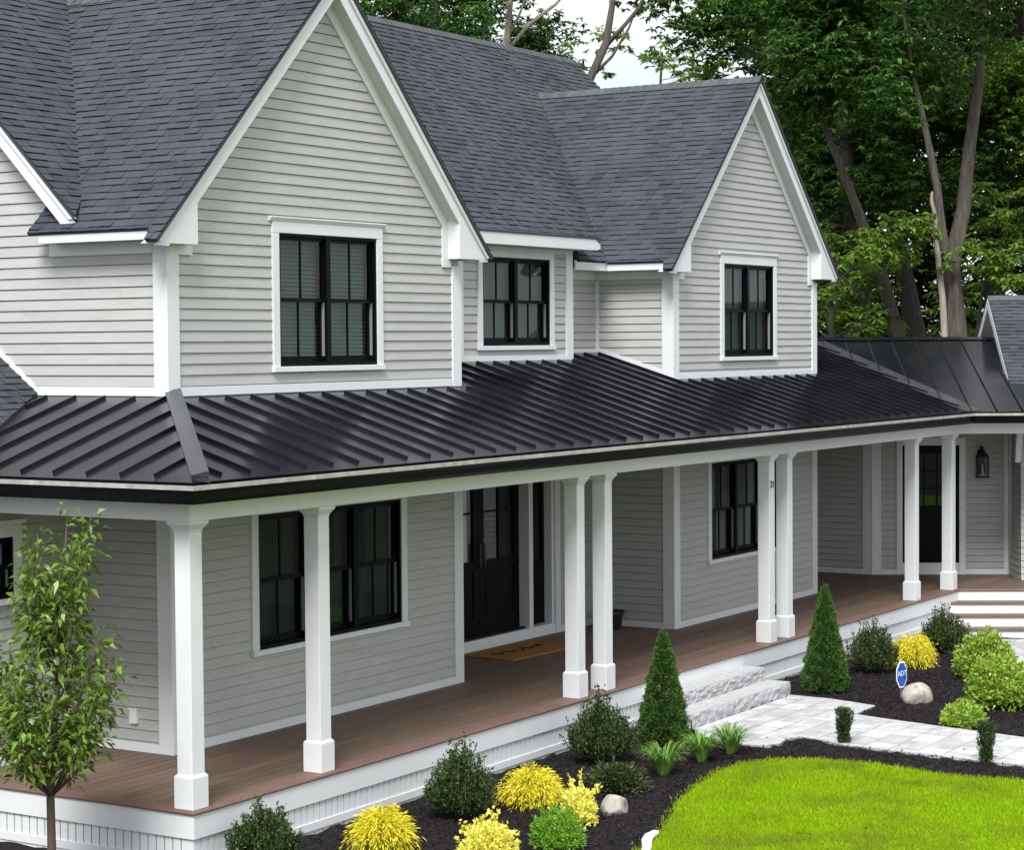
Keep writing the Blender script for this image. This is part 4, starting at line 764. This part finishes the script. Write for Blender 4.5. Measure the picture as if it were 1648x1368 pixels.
def yew(loc, label, h, r):
    t = plant('column_yew', loc, label, 'young yew', 'small upright yews by the walkway'); k = 1900; z = rng.random(k)*h; a = rng.uniform(0, 6.28, k); rr = r*(.55+.5*z/h)*np.sqrt(rng.random(k))*(1+.25*np.sin(a*3+z*17)); P = np.stack([rr*np.cos(a), rr*np.sin(a), z+.02], 1)
    ax = np.stack([np.cos(a)*.5, np.sin(a)*.5, np.ones(k)], 1)+rng.normal(0, .4, (k, 3)); leaves('foliage', P, ax, rng.normal(0, 1, (k, 3)), rng.uniform(.03, .05, k), .014, 'leaf_yew', t); stems(t, 4, r*.4, h*.8); return t
yew((7.80, -2.46), 'small dark upright yew at the near edge of the walkway, farther from the lawn corner', .36, .085); yew((7.52, -4.14), 'small ragged upright yew against the low lime mound', .40, .09)
# young tree at the porch corner
yt = plant('young_tree', (-1.2, .44), 'young slender leafy tree with ascending branches in front of the left porch', 'tree'); tk = MB(); br = []
tk.tube([(0, 0, -.03), (.01, 0, .4), (.015, .01, .85), (.04, -.04, 1.5), (.07, -.09, 2.3), (.10, -.14, 3.05)], [.042, .036, .032, .022, .014, .004], 10)
rmax = lambda h: float(np.interp(h, [.85, 1.05, 1.3, 1.6, 1.95, 2.3, 2.7, 3.0, 3.15], [.10, .26, .46, .58, .46, .36, .29, .20, .08]))
for i in range(44):
    tip = random.uniform(1.25, 3.05) if i > 12 else random.uniform(1.3, 2.2); L = random.uniform(.55, 1.0)*(1 if tip < 2.2 else .7); z0 = max(.80, tip-L-.25); a = i*2.4+random.uniform(-.4, .4); sp = rmax(tip)*random.uniform(.72, 1.05)
    ln2 = lambda q: np.array([.527, -.85, 0])*.16*max(0, q-.85)/2.3
    o3 = np.array([math.cos(a), math.sin(a), 0]); p0 = np.array([.015, 0, z0])+ln2(z0); p1 = p0+o3*sp*.5+np.array([0, 0, (tip-z0)*.26]); p2 = p0+o3*sp*.82+np.array([0, 0, (tip-z0)*.6]); p3 = np.array([.015, 0, tip])+o3*sp+ln2(tip); tk.tube([p0, p1, p2, p3], [.011, .008, .005, .002], 6); br.append((p0, p1, p2, p3))
br.append(((.04, -.04, 1.5), (.06, -.07, 2.0), (.08, -.10, 2.5), (.10, -.14, 3.12)))
tk.build('trunk', 'twig', yt, smooth=True)
P = []; A = []
for b4 in br:
    b4 = [np.array(q, float) for q in b4]; n = int(rng.uniform(55, 125))
    for u in rng.uniform(.25, 1.02, n):
        s3 = u*3; i = min(2, int(s3)); f = s3-i; p = b4[i]*(1-f)+b4[i+1]*f; o3 = rng.normal(0, 1, 3); o3[2] *= .6; P.append(p+o3*.055); A.append(o3*.8+np.array([0, 0, .05]))
P = np.array(P); k = len(P); ok = P[:, 2] > .90+.22*rng.random(k)
leaves('crown', P[ok], np.array(A)[ok], (rng.normal(0, .45, (k, 3))+np.array([0, 0, 1]))[ok], rng.uniform(.045, .115, ok.sum()), rng.uniform(.022, .048, ok.sum()), 'leaf_young', yt, droop=.35)
# ================================================================== the woods behind
def limb(p, d, L, r, depth, tk, tips, n=5):
    pts = [np.array(p, float)]; d = np.array(d, float); d /= np.linalg.norm(d)
    for i in range(n): d = d+rng.normal(0, .10, 3)+np.array([0, 0, .03]); d /= np.linalg.norm(d); pts.append(pts[-1]+d*L/n)
    tk.tube(pts, list(np.linspace(r, r*.45, n+1)), 7 if r > .06 else 5)
    if depth == 0: tips += pts[2:]; return
    for j in range(3 if depth > 1 else 4):
        q = pts[random.randint(2, n)]; e = d*.7+unit(1)[0]*.75+np.array([0, 0, .12]); limb(q, e, L*random.uniform(.5, .72), r*.5, depth-1, tk, tips)
    tips += pts[4:]
def sprays(C, per, rad, size, m, name, parent=None, flat=.22, droop=.12):
    """flat leafy sprays, each hanging a little outwards, round the given centres"""
    W = 6; n = len(C); k = n*(per//W); i = np.repeat(np.arange(n), per//W); r = rad*rng.uniform(.5, 1.3, n)[i]; tilt = rng.normal(0, .28, (n, 2))[i]
    a = rng.uniform(0, 2*math.pi, k); q = np.sqrt(rng.random(k)); off = np.stack([r*q*np.cos(a), r*q*np.sin(a), rng.normal(0, flat*.5, k)*r], 1); off[:, 2] += off[:, 0]*tilt[:, 0]+off[:, 1]*tilt[:, 1]-.30*r*q*q
    P = np.repeat(C[i]+off, W, 0); K = k*W; b = np.repeat(rng.uniform(0, 6.28, k), W)+np.tile(np.arange(W), k)*(2*math.pi/W)+rng.normal(0, .25, K); out_ = np.repeat(np.stack([np.cos(a), np.sin(a), np.zeros(k)], 1), W, 0)
    ax = np.stack([np.cos(b), np.sin(b), -.30+rng.normal(0, .3, K)], 1)+out_*.45; nr = np.stack([np.cos(b)*.3, np.sin(b)*.3, np.ones(K)], 1)+rng.normal(0, .25, (K, 3))
    return leaves(name, P, ax, nr, rng.uniform(.65, 1.25, K)*size, rng.uniform(.34, .52, K)*size, m, parent, droop=droop)
def crown_cloud(tips, nl, spread, size, m, parent):
    T = np.array(tips); per = 48; i = rng.integers(0, len(T), max(4, nl//per)); return sprays(T[i]+rng.normal(0, spread*.28, (len(i), 3)), per, spread*.62, size, m, 'crown', parent)
def forest_tree(base, path, label, leaf='leaf_tree', bark='bark', nl=15000, size=.19, spread=.85, group='tall trees behind the house', forks=(), crown_from=.25, nlimb=9, limbL=3.2, name='tree', cat='tree'):
    """trunk path is relative to the base: [(dx,dy,z,r)...]"""
    t = thing(name, tuple(base), label, cat, group); tk = MB(); tips = []
    for pth in (path,)+tuple(forks):
        tk.tube([p[:3] for p in pth], [p[3] for p in pth], 10)
        zs = [p[2] for p in pth]; 
        for i in range(nlimb if pth is path else nlimb//2):
            u = crown_from+(1-crown_from)*random.random(); s3 = u*(len(pth)-1); j = min(len(pth)-2, int(s3)); f = s3-j; p = np.array(pth[j][:3])*(1-f)+np.array(pth[j+1][:3])*f; r = pth[j][3]*(1-f)+pth[j+1][3]*f
            a = random.uniform(0, 6.28); limb(p, (math.cos(a), math.sin(a), random.uniform(.05, .7)), limbL*random.uniform(.6, 1.1), min(.06, r*.3), 1, tk, tips)
    tk.build('trunk', bark, t, smooth=True)
    if nl: crown_cloud(tips, nl, spread, size, leaf, t)
    return t
GZ = -.55
def at(u, depth): p = far_point(u, 600, depth); return np.array([p[0], p[1], GZ])
def px_path(u0, depth, pts):      # trunk given as photo bearings at its own distance -> real offsets from its base
    b = at(u0, depth); r = []
    for u, v, rad in pts:
        p = far_point(u, v, depth); r.append((p[0]-b[0], p[1]-b[1], p[2]-b[2], rad))
    r.insert(0, (r[0][0], r[0][1], -.1, r[0][3]*1.15)); return b, r
WD = [
 # u0, depth, trunk points, forks, bark, leaf, nl, label
 (1535, 40.5, [(1540, 560, .23), (1533, 480, .20), (1532, 420, .17), (1550, 340, .14), (1560, 240, .12), (1575, 130, .10), (1580, 20, .085), (1600, -150, .05), (1605, -330, .015)], [[(1533, 470, .09), (1526, 425, .115), (1514, 370, .105), (1508, 300, .08), (1490, 210, .065), (1470, 120, .04), (1440, -60, .015)]], 'bark', 'leaf_tree', 12000, 'tall tree whose thick grey trunk forks into two above the metal link roof'),
 (1470, 47, [(1478, 560, .24), (1455, 440, .20), (1430, 330, .16), (1415, 200, .14), (1400, 60, .10), (1390, -120, .06)], [], 'bark_dark', 'leaf_tree', 15000, 'leafy tree with a straight dark trunk left of the forked one'),
 (1445, 41.5, [(1450, 560, .16), (1420, 450, .13), (1385, 350, .10), (1350, 260, .07), (1310, 160, .05), (1260, 20, .015)], [], 'bark', 'leaf_tree', 13000, 'slim grey tree leaning towards the small right gable'),
 (1390, 46, [(1390, 560, .22), (1375, 380, .19), (1355, 200, .16), (1340, 40, .12), (1335, -150, .06)], [], 'bark_dark', 'leaf_tree', 17000, 'dense dark tree crowning just behind the right gable peak'),
 (1610, 48, [(1602, 560, .24), (1598, 400, .20), (1612, 220, .16), (1640, 40, .10), (1650, -120, .05)], [], 'bark_dark', 'leaf_tree', 15000, 'dark trunked leafy tree behind the garage gable'),
 (1720, 47, [(1720, 560, .22), (1705, 380, .19), (1690, 200, .15), (1680, 20, .1), (1670, -140, .06)], [], 'bark', 'leaf_tree_light', 13000, 'light leaved tree at the right margin of the woods'),
 (1370, 52, [(1370, 560, .2), (1375, 380, .17), (1380, 200, .14), (1370, 0, .1), (1360, -160, .05)], [], 'bark_dark', 'leaf_tree_light', 14000, 'yellow green tree glimpsed deep between the dark trunks'),
 (1345, 52, [(1345, 560, .2), (1340, 380, .17), (1325, 200, .14), (1315, 40, .1), (1310, -140, .05)], [], 'bark_dark', 'leaf_tree', 14000, 'dark leafy tree edging the patch of open sky'),
 (790, 56, [(790, 560, .2), (790, 380, .17), (785, 200, .14), (780, 60, .1), (775, -160, .05)], [], 'bark_dark', 'leaf_tree', 12000, 'leafy tree behind the main ridge at its right end'),
 (690, 50, [(690, 560, .2), (690, 380, .17), (695, 200, .14), (700, 40, .1), (700, -160, .05)], [], 'bark_dark', 'leaf_tree', 13000, 'leafy dark tree behind the middle of the main ridge'),
 (600, 54, [(600, 560, .2), (590, 380, .17), (580, 200, .14), (570, 40, .1), (560, -160, .05)], [], 'bark_dark', 'leaf_tree', 12000, 'leafy tree just right of the big gable peak'),
]
for u0, dp, pts, fk, bk, lf, nl, lab in WD:
    b, pth = px_path(u0, dp, pts); fks = []
    for f in fk: fks.append([tuple(np.array((*(far_point(u, v, dp)-b),))) + (r,) for u, v, r in f])
    forest_tree(b, pth, lab, lf, bk, int(nl*2.0), forks=fks, size=.165, limbL=1.55 if u0 in (1345, 1390) else 2.3, crown_from=.40 if u0 not in (1535, 1445) else .8, nlimb=15 if u0 not in (1535, 1445) else 6)
# bare topped trees over the ridge
for u0, dp, pts, fk, bk, lab, nl in (
 (830, 44, [(835, 300, .10), (815, 70, .075), (820, 20, .06), (826, -60, .05)], [[(818, 80, .05), (850, 40, .045), (895, 5, .035), (940, -50, .02)], [(817, 60, .03), (835, 25, .025), (848, -10, .02)]], 'bark_pale', 'pale limbed tree with thin crossing branches above the main ridge', 1500),
 (950, 40, [(935, 400, .11), (948, 130, .085), (975, 70, .075), (985, 10, .06), (990, -60, .05)], [[(976, 72, .05), (1005, 40, .04), (1030, 10, .035), (1050, -30, .02)], [(955, 120, .035), (985, 90, .03), (1012, 45, .022), (1025, 10, .015)]], 'bark', 'sparse grey branched tree standing against the open sky', 700)):
    b, pth = px_path(u0, dp, pts); fks = [[tuple(far_point(u, v, dp)-b)+(r,) for u, v, r in f] for f in fk]
    forest_tree(b, pth, lab, 'leaf_tree', bk, nl, forks=fks, size=.15, spread=.4, crown_from=.75, nlimb=4, limbL=1.1)
# dead snag
b, pth = px_path(1518, 40, [(1521, 560, .068), (1517, 480, .062), (1508, 400, .052), (1504, 372, .046), (1506, 350, .040), (1499, 322, .034), (1500, 308, .020)])
sn = thing('dead_tree', tuple(b), 'thin pale dead trunk with a broken tip before the forked tree', 'dead tree'); tkb = MB(); tkb.tube([p[:3] for p in pth], [p[3] for p in pth], 9); tkb.build('trunk', 'bark_pale', sn, smooth=True)
# understorey saplings along the edge of the woods
for i, (u0, dp, v, lab) in enumerate(((1345, 40, 470, 'bright young sapling right beside the small gable corner'), (1400, 41, 500, 'low leafy sapling behind the link roof ridge'), (1620, 43, 380, 'bright sapling leaning over the garage gable'), (1065, 46, 110, 'thin light leaved sapling top against the open sky'), (1580, 41, 510, 'low dark sapling right of the forked trunk'))):
    b = at(u0, dp); top = far_point(u0, v-(60 if u0 != 1065 else 25), dp)[2]-b[2]
    forest_tree(b, [(0, 0, -.1, .09), (.1, 0, top*.4, .07), (.0, .1, top*.8, .05), (.1, 0, top, .02)], lab, 'leaf_tree_light', 'bark_dark', 2300 if u0 == 1065 else 2600, size=.17, spread=.6, crown_from=.55, nlimb=9, limbL=1.2, group='saplings at the edge of the woods', name='sapling', cat='sapling')
# the far wood that closes the view
def far_mass(n, u0, u1, v0, v1, d0, d1, keep):
    u = rng.uniform(u0, u1, n); v = rng.uniform(v0, v1, n); dp = rng.uniform(d0, d1, n); ok = keep(u, v); return np.stack([far_point(a, b, c) for a, b, c in zip(u[ok], v[ok], dp[ok])])
C_ = np.concatenate([far_mass(2500, 1120, 1900, -260, 575, 54, 68, lambda u, v: u > 1165+40*np.sin(v*.02)+.08*(300-np.minimum(v, 300))), far_mass(420, 200, 820, -260, 300, 60, 70, lambda u, v: u < 840-40*np.sin(v*.03))])
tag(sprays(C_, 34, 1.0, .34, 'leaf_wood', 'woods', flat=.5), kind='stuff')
